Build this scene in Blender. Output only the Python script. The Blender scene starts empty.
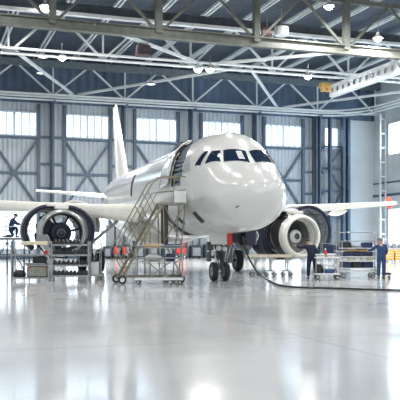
FRONT_FILL_W = 480
import bpy, math, random
from mathutils import Vector, Matrix
random.seed(7)
C = bpy.context.scene.collection
sc = bpy.context.scene
PI = math.pi
R = math.radians
F, HZ, EYE = 800.0, 241.5, 1.6          # focal length in px, horizon row, eye height


def at(x, y, d):
    """Point of the place seen at (x, y) of the photo, d metres ahead of the camera."""
    return Vector(((x - 200) / F * d, d, EYE + (HZ - y) / F * d))


def on_floor(x, y):
    d = F * EYE / (y - HZ)
    return Vector(((x - 200) / F * d, d, 0))


# ------------------------------------------------------------------ materials
MATS = {}


def mat(name, col, rough=0.5, metal=0.0, spec=0.5, noise=0.0, nscale=3.0, bump=0.0, bscale=40.0, coat=0.0, emit=None, estr=0.0, stretch=None):
    m = bpy.data.materials.new(name)
    m.use_nodes = True
    nt = m.node_tree
    b = nt.nodes['Principled BSDF']
    b.inputs['Base Color'].default_value = (*col, 1)
    b.inputs['Roughness'].default_value = rough
    b.inputs['Metallic'].default_value = metal
    b.inputs['Specular IOR Level'].default_value = spec
    b.inputs['Coat Weight'].default_value = coat
    b.inputs['Coat Roughness'].default_value = 0.08
    if emit:
        b.inputs['Emission Color'].default_value = (*emit, 1)
        b.inputs['Emission Strength'].default_value = estr
    tc = None
    if noise or bump:
        tc = nt.nodes.new('ShaderNodeTexCoord')
        src = tc.outputs['Object']
        if stretch:
            mp = nt.nodes.new('ShaderNodeMapping')
            mp.inputs['Scale'].default_value = stretch
            nt.links.new(src, mp.inputs['Vector'])
            src = mp.outputs['Vector']
    if noise:
        n = nt.nodes.new('ShaderNodeTexNoise')
        n.inputs['Scale'].default_value = nscale
        n.inputs['Detail'].default_value = 4
        nt.links.new(src, n.inputs['Vector'])
        r = nt.nodes.new('ShaderNodeValToRGB')
        r.color_ramp.elements[0].position = 0.3
        r.color_ramp.elements[1].position = 0.7
        r.color_ramp.elements[0].color = (*[max(0, c * (1 - noise)) for c in col], 1)
        r.color_ramp.elements[1].color = (*[min(1, c * (1 + noise)) for c in col], 1)
        nt.links.new(n.outputs['Fac'], r.inputs['Fac'])
        nt.links.new(r.outputs['Color'], b.inputs['Base Color'])
    if bump:
        n2 = nt.nodes.new('ShaderNodeTexNoise')
        n2.inputs['Scale'].default_value = bscale
        nt.links.new(src, n2.inputs['Vector'])
        bp = nt.nodes.new('ShaderNodeBump')
        bp.inputs['Strength'].default_value = bump
        bp.inputs['Distance'].default_value = 0.02
        nt.links.new(n2.outputs['Fac'], bp.inputs['Height'])
        nt.links.new(bp.outputs['Normal'], b.inputs['Normal'])
    MATS[name] = m
    return m


def corrugated(name, col, pitch, depth, rough=0.6, noise=0.12, axis='X', seam=None):
    """Trapezoid sheet: ribs by a wave bump across one object axis, paint a little uneven."""
    m = mat(name, col, rough, noise=noise, nscale=0.35)
    nt = m.node_tree
    b = nt.nodes['Principled BSDF']
    tc = nt.nodes.new('ShaderNodeTexCoord')
    w = nt.nodes.new('ShaderNodeTexWave')
    w.wave_type = 'BANDS'
    w.bands_direction = axis
    w.inputs['Scale'].default_value = 1.0 / pitch * 0.314
    w.inputs['Distortion'].default_value = 0
    nt.links.new(tc.outputs['Object'], w.inputs['Vector'])
    bp = nt.nodes.new('ShaderNodeBump')
    bp.inputs['Strength'].default_value = 1.0
    bp.inputs['Distance'].default_value = depth
    nt.links.new(w.outputs['Fac'], bp.inputs['Height'])
    nt.links.new(bp.outputs['Normal'], b.inputs['Normal'])
    return m


def glow(name, col, strength, base=(0.8, 0.85, 0.9)):
    return mat(name, base, 0.3, emit=col, estr=strength)


M = MATS
mat('white_paint', (0.62, 0.62, 0.605), 0.22, coat=0.6, noise=0.03, nscale=0.6)
mat('nose_paint', (0.62, 0.62, 0.605), 0.2, coat=0.6)
mat('wing_grey', (0.78, 0.78, 0.74), 0.3, coat=0.3, noise=0.08, nscale=1.2)
mat('slat_metal', (0.84, 0.83, 0.75), 0.3, 0.0, noise=0.05)
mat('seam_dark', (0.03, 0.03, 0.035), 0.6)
mat('grey_panel', (0.30, 0.32, 0.34), 0.5, noise=0.2, nscale=6)
mat('bare_metal', (0.62, 0.63, 0.64), 0.25, 0.9, noise=0.1, nscale=8)
mat('lip_metal', (0.40, 0.41, 0.40), 0.3, 0.5, noise=0.1, nscale=5)
mat('dark_metal', (0.10, 0.105, 0.115), 0.35, 0.6, noise=0.3, nscale=12)
mat('cockpit_glass', (0.010, 0.022, 0.05), 0.05, spec=0.8)
mat('cabin_glass', (0.42, 0.44, 0.47), 0.2)
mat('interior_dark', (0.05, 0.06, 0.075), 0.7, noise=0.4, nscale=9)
mat('rib_steel', (0.20, 0.23, 0.27), 0.4, 0.4)
mat('cowl_navy', (0.005, 0.009, 0.030), 0.4, coat=0.05, noise=0.4, nscale=5)
mat('cowl_lining', (0.36, 0.38, 0.40), 0.45, 0.3, noise=0.35, nscale=7)
mat('duct_grey', (0.62, 0.63, 0.63), 0.35, 0.1, noise=0.1, nscale=6)
mat('fan_blue', (0.010, 0.014, 0.032), 0.3, 0.6)
mat('fan_titanium', (0.30, 0.31, 0.31), 0.45, 0.4)
mat('spinner_grey', (0.10, 0.11, 0.125), 0.35, 0.3)
mat('spinner_white', (0.75, 0.75, 0.72), 0.4)
mat('red_paint', (0.60, 0.035, 0.03), 0.4)
mat('red_lens', (0.80, 0.12, 0.06), 0.3)
mat('rubber', (0.018, 0.018, 0.02), 0.55, noise=0.3, nscale=10)
mat('hub_metal', (0.42, 0.44, 0.46), 0.35, 0.5)
mat('yellow_steel', (0.23, 0.21, 0.15), 0.45, 0.2, noise=0.15, nscale=6)
mat('galvanised', (0.30, 0.31, 0.31), 0.38, 0.6, noise=0.15, nscale=8)
mat('cream_board', (0.72, 0.64, 0.48), 0.6, noise=0.1, nscale=6)
mat('olive_crate', (0.27, 0.28, 0.23), 0.45, 0.3, noise=0.2, nscale=8)
mat('black_plastic', (0.012, 0.013, 0.016), 0.45)
mat('navy_plastic', (0.015, 0.03, 0.10), 0.45, noise=0.2)
mat('blue_bin', (0.03, 0.07, 0.22), 0.45)
mat('white_plastic', (0.75, 0.76, 0.76), 0.4, noise=0.04)
mat('grey_cloth', (0.23, 0.24, 0.24), 0.85, noise=0.15, nscale=14)
mat('ochre', (0.62, 0.40, 0.13), 0.5, noise=0.1)
mat('orange', (0.80, 0.34, 0.05), 0.5)
mat('overall_navy', (0.009, 0.015, 0.042), 0.85, noise=0.25, nscale=9)
mat('overall_blue', (0.022, 0.058, 0.15), 0.85, noise=0.2, nscale=9)
mat('skin', (0.50, 0.29, 0.20), 0.55)
mat('hair', (0.03, 0.025, 0.02), 0.7)
mat('hair_grey', (0.16, 0.15, 0.14), 0.7)
mat('cable_black', (0.012, 0.012, 0.014), 0.45)
mat('olive_steel', (0.115, 0.125, 0.11), 0.5, 0.2, noise=0.2, nscale=2)
mat('light_steel', (0.62, 0.66, 0.68), 0.45, 0.1, noise=0.1, nscale=2)
mat('blue_steel', (0.06, 0.095, 0.145), 0.5, 0.1, noise=0.2, nscale=1.5)  # blue paint lightened, carrying the pale of the missing haze
mat('dark_steel', (0.06, 0.078, 0.10), 0.5, 0.2, noise=0.3, nscale=2)
mat('mullion', (0.55, 0.66, 0.78), 0.5)
mat('slate_steel', (0.13, 0.16, 0.19), 0.5, 0.1, noise=0.15)
mat('maroon', (0.07, 0.03, 0.028), 0.5, noise=0.2)
mat('lamp_shell', (0.55, 0.56, 0.56), 0.4, 0.4)
mat('cabinet_blue', (0.035, 0.05, 0.075), 0.5, noise=0.2)
mat('cabinet_grey', (0.22, 0.24, 0.26), 0.5, noise=0.1)
glow('lamp_glow', (1.0, 0.98, 0.90), 60.0)
glow('dim_glow', (0.95, 0.98, 1.0), 3.0)
glow('pane_side', (0.68, 0.85, 1.0), 7.0)
glow('pane_glow', (0.74, 0.88, 1.0), 2.6)
corrugated('wall_sheet', (0.37, 0.42, 0.475), 0.42, 0.06)  # sheet colour lifted and blued to stand in for haze
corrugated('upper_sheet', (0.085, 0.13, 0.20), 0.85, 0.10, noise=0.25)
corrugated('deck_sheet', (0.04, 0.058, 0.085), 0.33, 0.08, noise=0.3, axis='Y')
corrugated('plain_sheet', (0.55, 0.60, 0.64), 3.2, 0.02, noise=0.05)
corrugated('side_sheet', (0.55, 0.60, 0.64), 1.1, 0.03, axis='Y')


def floor_material():
    m = mat('floor_epoxy', (0.60, 0.615, 0.62), 0.16, spec=0.55)
    nt = m.node_tree
    b = nt.nodes['Principled BSDF']
    tc = nt.nodes.new('ShaderNodeTexCoord')
    n = nt.nodes.new('ShaderNodeTexNoise')
    n.inputs['Scale'].default_value = 0.22
    n.inputs['Detail'].default_value = 6
    nt.links.new(tc.outputs['Object'], n.inputs['Vector'])
    cr = nt.nodes.new('ShaderNodeValToRGB')
    cr.color_ramp.elements[0].position = 0.35
    cr.color_ramp.elements[1].position = 0.68
    cr.color_ramp.elements[0].color = (0.53, 0.54, 0.54, 1)
    cr.color_ramp.elements[1].color = (0.65, 0.66, 0.66, 1)
    nt.links.new(n.outputs['Fac'], cr.inputs['Fac'])
    # cast slabs: thin joints on a 6 m grid
    br = nt.nodes.new('ShaderNodeTexBrick')
    br.offset = 0
    br.inputs['Scale'].default_value = 1.0
    br.inputs['Brick Width'].default_value = 6.0
    br.inputs['Row Height'].default_value = 6.0
    br.inputs['Mortar Size'].default_value = 0.012
    br.inputs['Color1'].default_value = (1, 1, 1, 1)
    br.inputs['Color2'].default_value = (0.95, 0.95, 0.95, 1)
    br.inputs['Mortar'].default_value = (0.62, 0.62, 0.62, 1)
    nt.links.new(tc.outputs['Object'], br.inputs['Vector'])
    mx = nt.nodes.new('ShaderNodeMix')
    mx.data_type = 'RGBA'
    mx.blend_type = 'MULTIPLY'
    mx.inputs[0].default_value = 1
    nt.links.new(cr.outputs['Color'], mx.inputs[6])
    nt.links.new(br.outputs['Color'], mx.inputs[7])
    nt.links.new(mx.outputs[2], b.inputs['Base Color'])
    n3 = nt.nodes.new('ShaderNodeTexNoise')
    n3.inputs['Scale'].default_value = 0.9
    n3.inputs['Detail'].default_value = 5
    nt.links.new(tc.outputs['Object'], n3.inputs['Vector'])
    rr = nt.nodes.new('ShaderNodeMapRange')
    rr.inputs['To Min'].default_value = 0.06
    rr.inputs['To Max'].default_value = 0.18
    nt.links.new(n3.outputs['Fac'], rr.inputs['Value'])
    nt.links.new(rr.outputs['Result'], b.inputs['Roughness'])
    n2 = nt.nodes.new('ShaderNodeTexNoise')
    n2.inputs['Scale'].default_value = 1.3
    nt.links.new(tc.outputs['Object'], n2.inputs['Vector'])
    bp = nt.nodes.new('ShaderNodeBump')
    bp.inputs['Strength'].default_value = 0.10
    bp.inputs['Distance'].default_value = 0.02
    nt.links.new(n2.outputs['Fac'], bp.inputs['Height'])
    nt.links.new(bp.outputs['Normal'], b.inputs['Normal'])
    return m


floor_material()


# ------------------------------------------------------------------ mesh builder
class MB:
    def __init__(s):
        s.v, s.f = [], []

    def add(s, vs, fs):
        o = len(s.v)
        s.v += [tuple(p) for p in vs]
        s.f += [tuple(i + o for i in f) for f in fs]
        return s

    def box(s, x0, x1, y0, y1, z0, z1):
        vs = [(x, y, z) for z in (z0, z1) for y in (y0, y1) for x in (x0, x1)]
        return s.add(vs, [(0, 2, 3, 1), (4, 5, 7, 6), (0, 1, 5, 4), (2, 6, 7, 3), (0, 4, 6, 2), (1, 3, 7, 5)])

    def cbox(s, c, sx, sy, sz, rz=0.0):
        """Box centred on c, turned about z, edges chamfered a little."""
        hx, hy, hz = sx / 2, sy / 2, sz / 2
        e = min(hx, hy, hz) * 0.22
        m = Matrix.Rotation(rz, 3, 'Z')
        prof = [(hx - e, hy, 0), (hx, hy - e, 0), (hx, -hy + e, 0), (hx - e, -hy, 0), (-hx + e, -hy, 0), (-hx, -hy + e, 0), (-hx, hy - e, 0), (-hx + e, hy, 0)]
        rows = [(-hz, 1), (-hz + e, 0), (hz - e, 0), (hz, 1)]
        vs = []
        for z, ins in rows:
            for (x, y, _) in prof:
                k = e if ins else 0
                vs.append(Vector(c) + m @ Vector((x - math.copysign(k, x), y - math.copysign(k, y), z)))
        fs = []
        for r in range(3):
            for i in range(8):
                j = (i + 1) % 8
                fs.append((r * 8 + j, r * 8 + i, r * 8 + 8 + i, r * 8 + 8 + j))
        fs.append(tuple(range(8)))
        fs.append(tuple(reversed(range(24, 32))))
        return s.add(vs, [tuple(reversed(f)) for f in fs])

    def bar(s, p, q, w, h=None, up=(0, 0, 1)):
        h = h or w
        p, q = Vector(p), Vector(q)
        d = (q - p).normalized()
        u = Vector(up)
        if abs(d.dot(u)) > 0.98:
            u = Vector((1, 0, 0))
        a = d.cross(u).normalized()
        b = a.cross(d).normalized()
        vs = []
        for o in (p, q):
            for i, j in ((-1, -1), (1, -1), (1, 1), (-1, 1)):
                vs.append(o + a * (i * w / 2) + b * (j * h / 2))
        return s.add(vs, [(0, 3, 2, 1), (4, 5, 6, 7), (0, 1, 5, 4), (1, 2, 6, 5), (2, 3, 7, 6), (3, 0, 4, 7)])

    def ibeam(s, p, q, w, h, t=0.05):
        p, q = Vector(p), Vector(q)
        up = Vector((0, 0, 1))
        s.bar(p + up * (h / 2 - t / 2), q + up * (h / 2 - t / 2), w, t)
        s.bar(p - up * (h / 2 - t / 2), q - up * (h / 2 - t / 2), w, t)
        s.bar(p, q, t, h - 2 * t)
        return s

    def tube(s, pts, r, n=8, closed=False, caps=True):
        pts = [Vector(p) for p in pts]
        k = len(pts)
        rs = r if isinstance(r, (list, tuple)) else [r] * k
        rings, prev = [], None
        for i in range(k):
            if closed:
                d = pts[(i + 1) % k] - pts[i - 1]
            else:
                d = pts[min(i + 1, k - 1)] - pts[max(i - 1, 0)]
            d.normalize()
            if prev is None:
                u = Vector((0, 0, 1)) if abs(d.z) < 0.9 else Vector((1, 0, 0))
            else:
                u = prev
            a = (u - d * u.dot(d))
            a = a.normalized() if a.length > 1e-6 else d.orthogonal().normalized()
            b = d.cross(a)
            prev = a
            rings.append([pts[i] + (a * math.cos(2 * PI * j / n) + b * math.sin(2 * PI * j / n)) * rs[i] for j in range(n)])
        vs = [p for r_ in rings for p in r_]
        fs = []
        for i in range(k if closed else k - 1):
            i2 = (i + 1) % k
            for j in range(n):
                j2 = (j + 1) % n
                fs.append((i * n + j, i * n + j2, i2 * n + j2, i2 * n + j))
        if caps and not closed:
            fs.append(tuple(reversed(range(n))))
            fs.append(tuple(range((k - 1) * n, k * n)))
        return s.add(vs, fs)

    def lathe(s, prof, n=32, M4=None, a0=0.0, a1=2 * PI):
        """prof: (radius, axial) pairs, turned about the local y axis; M4 places it."""
        full = abs(a1 - a0 - 2 * PI) < 1e-6
        cols = n if full else n + 1
        vs = []
        for (r, y) in prof:
            for j in range(cols):
                t = a0 + (a1 - a0) * j / n
                p = Vector((r * math.sin(t), y, r * math.cos(t)))
                vs.append(M4 @ p if M4 else p)
        fs = []
        for i in range(len(prof) - 1):
            for j in range(n):
                j2 = (j + 1) % cols
                fs.append((i * cols + j, i * cols + j2, (i + 1) * cols + j2, (i + 1) * cols + j))
        return s.add(vs, fs)

    def grid(s, fn, nu, nv):
        vs = [fn(i / nu, j / nv) for i in range(nu + 1) for j in range(nv + 1)]
        fs = [(i * (nv + 1) + j, i * (nv + 1) + j + 1, (i + 1) * (nv + 1) + j + 1, (i + 1) * (nv + 1) + j) for i in range(nu) for j in range(nv)]
        return s.add(vs, fs)

    def loft(s, secs, caps=True):
        n = len(secs[0])
        vs = [p for q in secs for p in q]
        fs = []
        for i in range(len(secs) - 1):
            for j in range(n):
                j2 = (j + 1) % n
                fs.append((i * n + j, i * n + j2, (i + 1) * n + j2, (i + 1) * n + j))
        if caps:
            fs.append(tuple(reversed(range(n))))
            fs.append(tuple(range((len(secs) - 1) * n, len(secs) * n)))
        return s.add(vs, fs)

    def build(s, name, m, parent=None, smooth=35, solid=0.0, bevel=0.0):
        me = bpy.data.meshes.new(name)
        me.from_pydata(s.v, [], s.f)
        me.validate()
        import bmesh
        bm = bmesh.new()
        bm.from_mesh(me)
        bmesh.ops.recalc_face_normals(bm, faces=bm.faces)
        bm.to_mesh(me)
        bm.free()
        for m_ in (m if isinstance(m, (list, tuple)) else [m]):
            me.materials.append(MATS[m_] if isinstance(m_, str) else m_)
        if smooth:
            me.shade_smooth()
            me.set_sharp_from_angle(angle=R(smooth))
        o = bpy.data.objects.new(name, me)
        C.objects.link(o)
        if parent:
            o.parent = parent
        if solid:
            md = o.modifiers.new('thickness', 'SOLIDIFY')
            md.thickness = solid
            md.offset = -1
        if bevel:
            md = o.modifiers.new('bevel', 'BEVEL')
            md.width = bevel
            md.segments = 2
            md.limit_method = 'ANGLE'
        return o


def tag(o, label=None, cat=None, group=None, kind=None):
    if label:
        o['label'] = label
    if cat:
        o['category'] = cat
    if group:
        o['group'] = group
    if kind:
        o['kind'] = kind
    return o


def thing(name, label, cat, loc=(0, 0, 0), rz=0.0, group=None):
    o = bpy.data.objects.new(name, None)
    o.empty_display_size = 0.2
    C.objects.link(o)
    o.location = loc
    o.rotation_euler = (0, 0, rz)
    return tag(o, label, cat, group)


def copy_tree(o, parent=None):
    c = o.copy()
    C.objects.link(c)
    c.parent = parent
    for ch in list(o.children):
        copy_tree(ch, c)
    return c


# ------------------------------------------------------------------ camera
cam_d = bpy.data.cameras.new('camera')
cam = bpy.data.objects.new('camera', cam_d)
C.objects.link(cam)
cam.location = (0, 0, EYE)
cam.rotation_euler = (PI / 2, 0, 0)
cam_d.sensor_width = 36
cam_d.lens = 36 * F / 400
cam_d.shift_y = (HZ - 200) / 400
cam_d.clip_end = 400
sc.camera = cam

# ------------------------------------------------------------------ hangar shell (own axes: w to the right, v to the back)
HA = R(19)
W0, W1, V0, VB = -14.0, 45.9, -6.0, 75.6
ROOF = 19.2


def struct(name, mb, m, parent=None, smooth=0, label=None, kind='structure'):
    o = mb.build(name, m, parent, smooth=smooth)
    if parent is None:
        o.rotation_euler = (0, 0, HA)
        o['kind'] = kind
    if label:
        o['label'] = label
    return o


def Hp(w, v, z=0.0):
    return Vector((w * math.cos(HA) - v * math.sin(HA), w * math.sin(HA) + v * math.cos(HA), z))


def to_h(p):
    return Vector((p[0] * math.cos(HA) + p[1] * math.sin(HA), -p[0] * math.sin(HA) + p[1] * math.cos(HA), p[2]))


struct('floor', MB().box(W0 - 0.4, W1 + 0.4, V0 - 30, VB + 0.4, -0.3, 0), 'floor_epoxy')
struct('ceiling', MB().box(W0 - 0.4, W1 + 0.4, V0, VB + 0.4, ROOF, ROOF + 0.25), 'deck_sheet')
struct('wall_left', MB().box(W0 - 0.4, W0, V0, VB + 0.4, 0, ROOF), 'side_sheet')

WIN = [7.85 + 6.82 * k for k in range(6)]            # window centres along the back wall
ZB, ZT = 11.45, 13.6
# back wall sheet with real openings for the windows
bw = MB()
yb0, yb1 = VB, VB + 0.3
cuts = []
for k, wc in enumerate(WIN):
    cuts.append((wc - 2.03, wc + (2.03 if k < 5 else -0.45)))
LG = [cuts[0], cuts[1], cuts[4]]
GZ0, GZ1 = 0.9, 4.4
bw.box(W0, W1 - 3.9, yb0, yb1, GZ1, ZB)
bw.box(W0, W1 - 3.9, yb0, yb1, 0, GZ0)
x = W0
for a, b in LG:
    bw.box(x, a, yb0, yb1, GZ0, GZ1)
    x = b
bw.box(x, W1 - 3.9, yb0, yb1, GZ0, GZ1)
bw.box(W0, W1 - 3.9, yb0, yb1, ZT, 14.55)
x = W0
for a, b in cuts:
    bw.box(x, a, yb0, yb1, ZB, ZT)
    x = b
bw.box(x, W1 - 3.9, yb0, yb1, ZB, ZT)
struct('wall_back', bw, 'wall_sheet')
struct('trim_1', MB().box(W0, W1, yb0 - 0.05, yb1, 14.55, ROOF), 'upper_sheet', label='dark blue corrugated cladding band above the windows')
struct('trim_2', MB().box(W1 - 3.9, W1, yb0 - 0.02, yb1, 0, 14.55), 'plain_sheet', label='plain pale wall bay in the far right corner')

for k, (a, b) in enumerate(cuts):
    n = 6 if k < 5 else 2
    fr = MB()
    for z in (ZB, ZT):
        fr.box(a - 0.08, b + 0.08, VB - 0.1, VB + 0.06, z - 0.07, z + 0.07)
    for i in range(n + 1):
        x = a + (b - a) * i / n
        hw = 0.13 if (i == n // 2 and n == 6) else 0.07
        fr.box(x - hw, x + hw, VB - 0.1, VB + 0.06, ZB, ZT)
    wo = struct('window_%d' % (k + 1), fr, 'mullion')
    struct('glazing', MB().box(a, b, VB + 0.08, VB + 0.12, ZB, ZT), 'pane_glow', wo)

# door leaves of the back wall: steel frame, X brace and rails before the sheet
for k, (a, b) in enumerate(cuts[:5]):
    f = MB()
    for x in (a - 0.18, b + 0.18):
        f.box(x - 0.14, x + 0.14, VB - 0.34, VB, 0, 14.4)
    for z in (ZB - 0.2, 5.0, 0.2):
        f.box(a - 0.1, b + 0.1, VB - 0.26, VB, z - 0.11, z + 0.11)
    d = struct('door_%d' % (k + 1), f, 'blue_steel')
    x_ = MB()
    x_.bar((a, VB - 0.14, 5.0), (b, VB - 0.14, 10.9), 0.2, 0.2)
    x_.bar((a, VB - 0.16, 10.9), (b, VB - 0.16, 5.0), 0.2, 0.2)
    x_.bar((a, VB - 0.15, 7.95), (b, VB - 0.15, 7.95), 0.2, 0.22)
    struct('cross_brace', x_, 'blue_steel', d)
    if (a, b) in LG:
        gm = MB()
        for i in range(7):
            x = a + (b - a) * i / 6
            gm.box(x - 0.05, x + 0.05, VB - 0.1, VB + 0.06, GZ0, GZ1)
        for z in (GZ0, 2.6, GZ1):
            gm.box(a, b, VB - 0.1, VB + 0.06, z - 0.06, z + 0.06)
        struct('lower_frame', gm, 'light_steel', d)
        struct('glazing', MB().box(a, b, VB + 0.08, VB + 0.12, GZ0, GZ1), 'pane_glow', d)
    else:
        x_ = MB()
        x_.bar((a, VB - 0.14, 0.3), (b, VB - 0.14, 5.0), 0.2, 0.2)
        x_.bar((a, VB - 0.16, 5.0), (b, VB - 0.16, 0.3), 0.2, 0.2)
        struct('lower_brace', x_, 'blue_steel', d)

# columns between the leaves with their rails
for k in range(6):
    if k < 5:
        wc = WIN[k] + 3.41
    else:
        wc = 38.95
    c = MB()
    c.box(wc - (0.2 if k < 5 else 0.14), wc + (0.2 if k < 5 else 0.14), VB - 0.62, VB - 0.32, 0, 15.2)
    c.box(wc - 0.07, wc + 0.07, VB - 1.0, VB - 0.6, 0, 15.2)
    o = struct('trim_%d' % (10 + k), c, 'blue_steel', label='blue steel column against the back wall')
    if k < 5:
        rl = MB()
        for z in (11.35, 8.85, 6.6, 3.2):
            rl.box(wc - 1.2, wc + 1.2, VB - 0.3, VB - 0.06, z - 0.1, z + 0.1)
        struct('rail', rl, 'blue_steel', o)
# the paired posts with braces at the right end of the wall
fr = MB()
for x, hw in ((40.2, 0.1), (41.75, 0.13), (42.35, 0.13)):
    fr.box(x - hw, x + hw, VB - 1.0, VB - 0.4, 0, 14.6)
o = struct('trim_17', fr, 'blue_steel', label='paired blue posts at the right end of the back wall')
br = MB()
for z in (11.6, 9.3, 6.9, 4.2):
    br.box(39.0, 42.4, VB - 0.5, VB - 0.3, z - 0.09, z + 0.09)
br.bar((40.2, VB - 0.45, 9.3), (41.7, VB - 0.45, 11.5), 0.14)
br.bar((40.2, VB - 0.45, 9.3), (41.7, VB - 0.45, 7.0), 0.14)
br.bar((40.2, VB - 0.45, 4.3), (41.7, VB - 0.45, 6.8), 0.14)
struct('cross_brace', br, 'blue_steel', o)

# right wall with a high window strip and a tall bright doorway
rw = MB()
wv = (40.0, 72.6)
rw.box(W1, W1 + 0.3, V0, VB, 13.9, ROOF)
rw.box(W1, W1 + 0.3, V0, wv[0], 0, 13.9)
rw.box(W1, W1 + 0.3, wv[1], VB, 0, 13.9)
rw.box(W1, W1 + 0.3, wv[0], wv[1], 5.0, 10.6)
struct('wall_right', rw, 'side_sheet')
fr = MB()
for i in range(9):
    v = wv[0] + (wv[1] - wv[0]) * i / 8
    fr.box(W1 - 0.1, W1 + 0.1, v - 0.08, v + 0.08, 10.6, 13.9)
for z in (10.6, 13.9):
    fr.box(W1 - 0.1, W1 + 0.1, wv[0], wv[1], z - 0.07, z + 0.07)
o = struct('window_7', fr, 'light_steel')
struct('glazing', MB().box(W1 + 0.12, W1 + 0.18, wv[0], wv[1], 10.6, 13.9), 'pane_side', o)
fr = MB()
for i in range(9):
    v = wv[0] + (wv[1] - wv[0]) * i / 8
    fr.box(W1 - 0.1, W1 + 0.1, v - 0.07, v + 0.07, 0, 5.0)
for z in (1.1, 5.0):
    fr.box(W1 - 0.1, W1 + 0.1, wv[0], wv[1], z - 0.07, z + 0.07)
o = struct('door_6', fr, 'light_steel', label='tall glazed bright doorway of the right wall')
struct('glazing', MB().box(W1 + 0.12, W1 + 0.18, wv[0], wv[1], 1.1, 5.0), 'pane_side', o)
struct('panel', MB().box(W1 + 0.05, W1 + 0.18, wv[0], wv[1], 0, 1.1), 'plain_sheet', o)
struct('trim_3', MB().box(W1 - 0.12, W1, V0, VB, 6.35, 6.6).box(W1 - 0.12, W1, V0, VB, 7.7, 7.85), 'blue_steel', label='blue rails along the right wall')

# lattice column in the far right corner
lw, lv = W1 - 0.5, 73.0
c = MB()
for dw in (-0.32, 0.32):
    c.bar((lw + dw, lv, 0), (lw + dw, lv, 15), 0.16, 0.16)
for i in range(10):
    z = 0.9 + i * 1.5
    c.bar((lw - 0.32, lv, z), (lw + 0.32, lv, z), 0.12, 0.14)
o = struct('trim_4', c, 'light_steel', label='pale ladder-like lattice column in the right corner')

# ------------------------------------------------------------------ roof steel
NODE0 = WIN[0] + 3.41


def roof_truss(label, v, z0, z1, chord, web, wb, wt, phase=0.0, lo='box', hi='box', w_from=W0, w_to=W1, posts=True, post_w=0.13):
    t = thing('roof_truss', label, 'truss', (0, 0, 0), HA, 'roof trusses across the hangar')
    b = MB()
    if lo == 'ibeam':
        b.ibeam((w_from, v, z0), (w_to, v, z0), 0.5, wb, 0.07)
    elif lo == 'pair':
        b.tube([(w_from, v, z0), (w_to, v, z0)], wb / 2, 8)
        b.tube([(w_from, v - 0.55, z0 + 0.25), (w_to, v - 0.55, z0 + 0.25)], wb / 2, 8)
    else:
        b.bar((w_from, v, z0), (w_to, v, z0), wb, wb)
    b.build('bottom_chord', chord[0], t, smooth=30)
    b = MB()
    if hi == 'ibeam':
        b.ibeam((w_from, v, z1), (w_to, v, z1), 0.45, wt, 0.07)
    else:
        b.bar((w_from, v, z1), (w_to, v, z1), wt, wt)
    b.build('top_chord', chord[1], t, smooth=0)
    x = NODE0 + phase - 6.82 * 5
    while x < w_to:
        for sgn in (-1, 1):
            q = x + sgn * 3.41
            if x > w_from and w_from < q < w_to:
                MB().bar((x, v, z0), (q, v, z1), 0.16, 0.16).build('diagonal', web, t, smooth=0)
        if posts and w_from < x < w_to:
            MB().bar((x, v, z0), (x, v, z1), post_w, post_w).build('post', web, t, smooth=0)
        x += 6.82
    return t


roof_truss('pale W-braced roof truss against the blue back wall under the dark beam', VB - 1.1, 15.1, 18.0, ('light_steel', 'slate_steel'), 'light_steel', 0.22, 0.6)
roof_truss('roof truss with twin white tube chord, behind the olive girder', 58.2, 15.0, 18.3, ('light_steel', 'light_steel'), 'light_steel', 0.22, 0.24, phase=1.2, lo='pair')
roof_truss('olive grey girder truss spanning the top of the view', 49.6, 15.0, 18.4, ('olive_steel', 'olive_steel'), 'olive_steel', 0.66, 0.3, phase=3.0, lo='ibeam', post_w=0.42)

g = thing('roof_girder', 'dark roof girder with pale underside beam behind the olive girder', 'girder', (0, 0, 0), HA)
MB().ibeam((W0, 53.2, 17.15), (W1, 53.2, 17.15), 0.4, 0.55, 0.06).build('web_beam', 'dark_steel', g, smooth=0)
MB().bar((W0, 53.1, 16.72), (W1, 53.1, 16.72), 0.42, 0.2).build('lower_flange', 'light_steel', g, smooth=0)

# purlins running to the back wall, in pairs
w = 3.0
i = 0
while w < W1:
    p = MB()
    for dw in (-0.16, 0.16):
        p.bar((w + dw, 38, 18.7), (w + dw, VB, 18.7), 0.13, 0.2)
    o = p.build('roof_purlin', 'light_steel', smooth=0)
    o.rotation_euler = (0, 0, HA)
    tag(o, 'pale twin roof purlin running under the dark deck to the back wall', 'purlin', 'roof purlins under the deck')
    w += 3.41
# slanted braces in the plane between trusses
n = 0
for (wa, va, wb_, vb) in ((10, 49.6, 20.2, 58.2), (21.0, 57.8, 29.8, 50.0), (30.4, 49.6, 40.5, 58.2), (13.5, 74, 23.5, 58.2), (24.2, 58.2, 33.8, 74.2), (34.5, 74.2, 43.8, 58.2), (6, 58.2, 13, 74)):
    o = MB().bar((wa, va, 15.25), (wb_, vb, 15.25), 0.2, 0.2).build('wind_brace', 'light_steel', smooth=0)
    o.rotation_euler = (0, 0, HA)
    tag(o, 'pale steel wind brace slanting between two roof trusses', 'brace', 'wind braces between the trusses')

# service pipes round the back and right walls
p = thing('service_pipe', 'bundle of pale service pipes running along the back wall and turning along the right wall', 'pipe', (0, 0, 0), HA)
for j in range(3):
    z = 14.62 + j * 0.22
    o_ = 1.5 + 0.25 * j
    pts = [(W0 + 0.3, VB - o_, z), (W1 - 6.0 - o_, VB - o_, z)]
    for a in range(1, 9):
        t = a / 8 * PI / 2
        pts.append((W1 - 6.0 - o_ + 4.5 * math.sin(t), VB - o_ - 4.5 * (1 - math.cos(t)), z))
    pts.append((W1 - 1.5 - o_, 40, z))
    MB().tube(pts, 0.085, 8).build('pipe', 'light_steel', p)
x = NODE0
while x < W1 - 6:
    MB().box(x - 0.06, x + 0.06, VB - 2.2, VB - 1.0, 14.48, 14.56).build('bracket', 'blue_steel', p, smooth=0)
    x += 6.82

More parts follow.
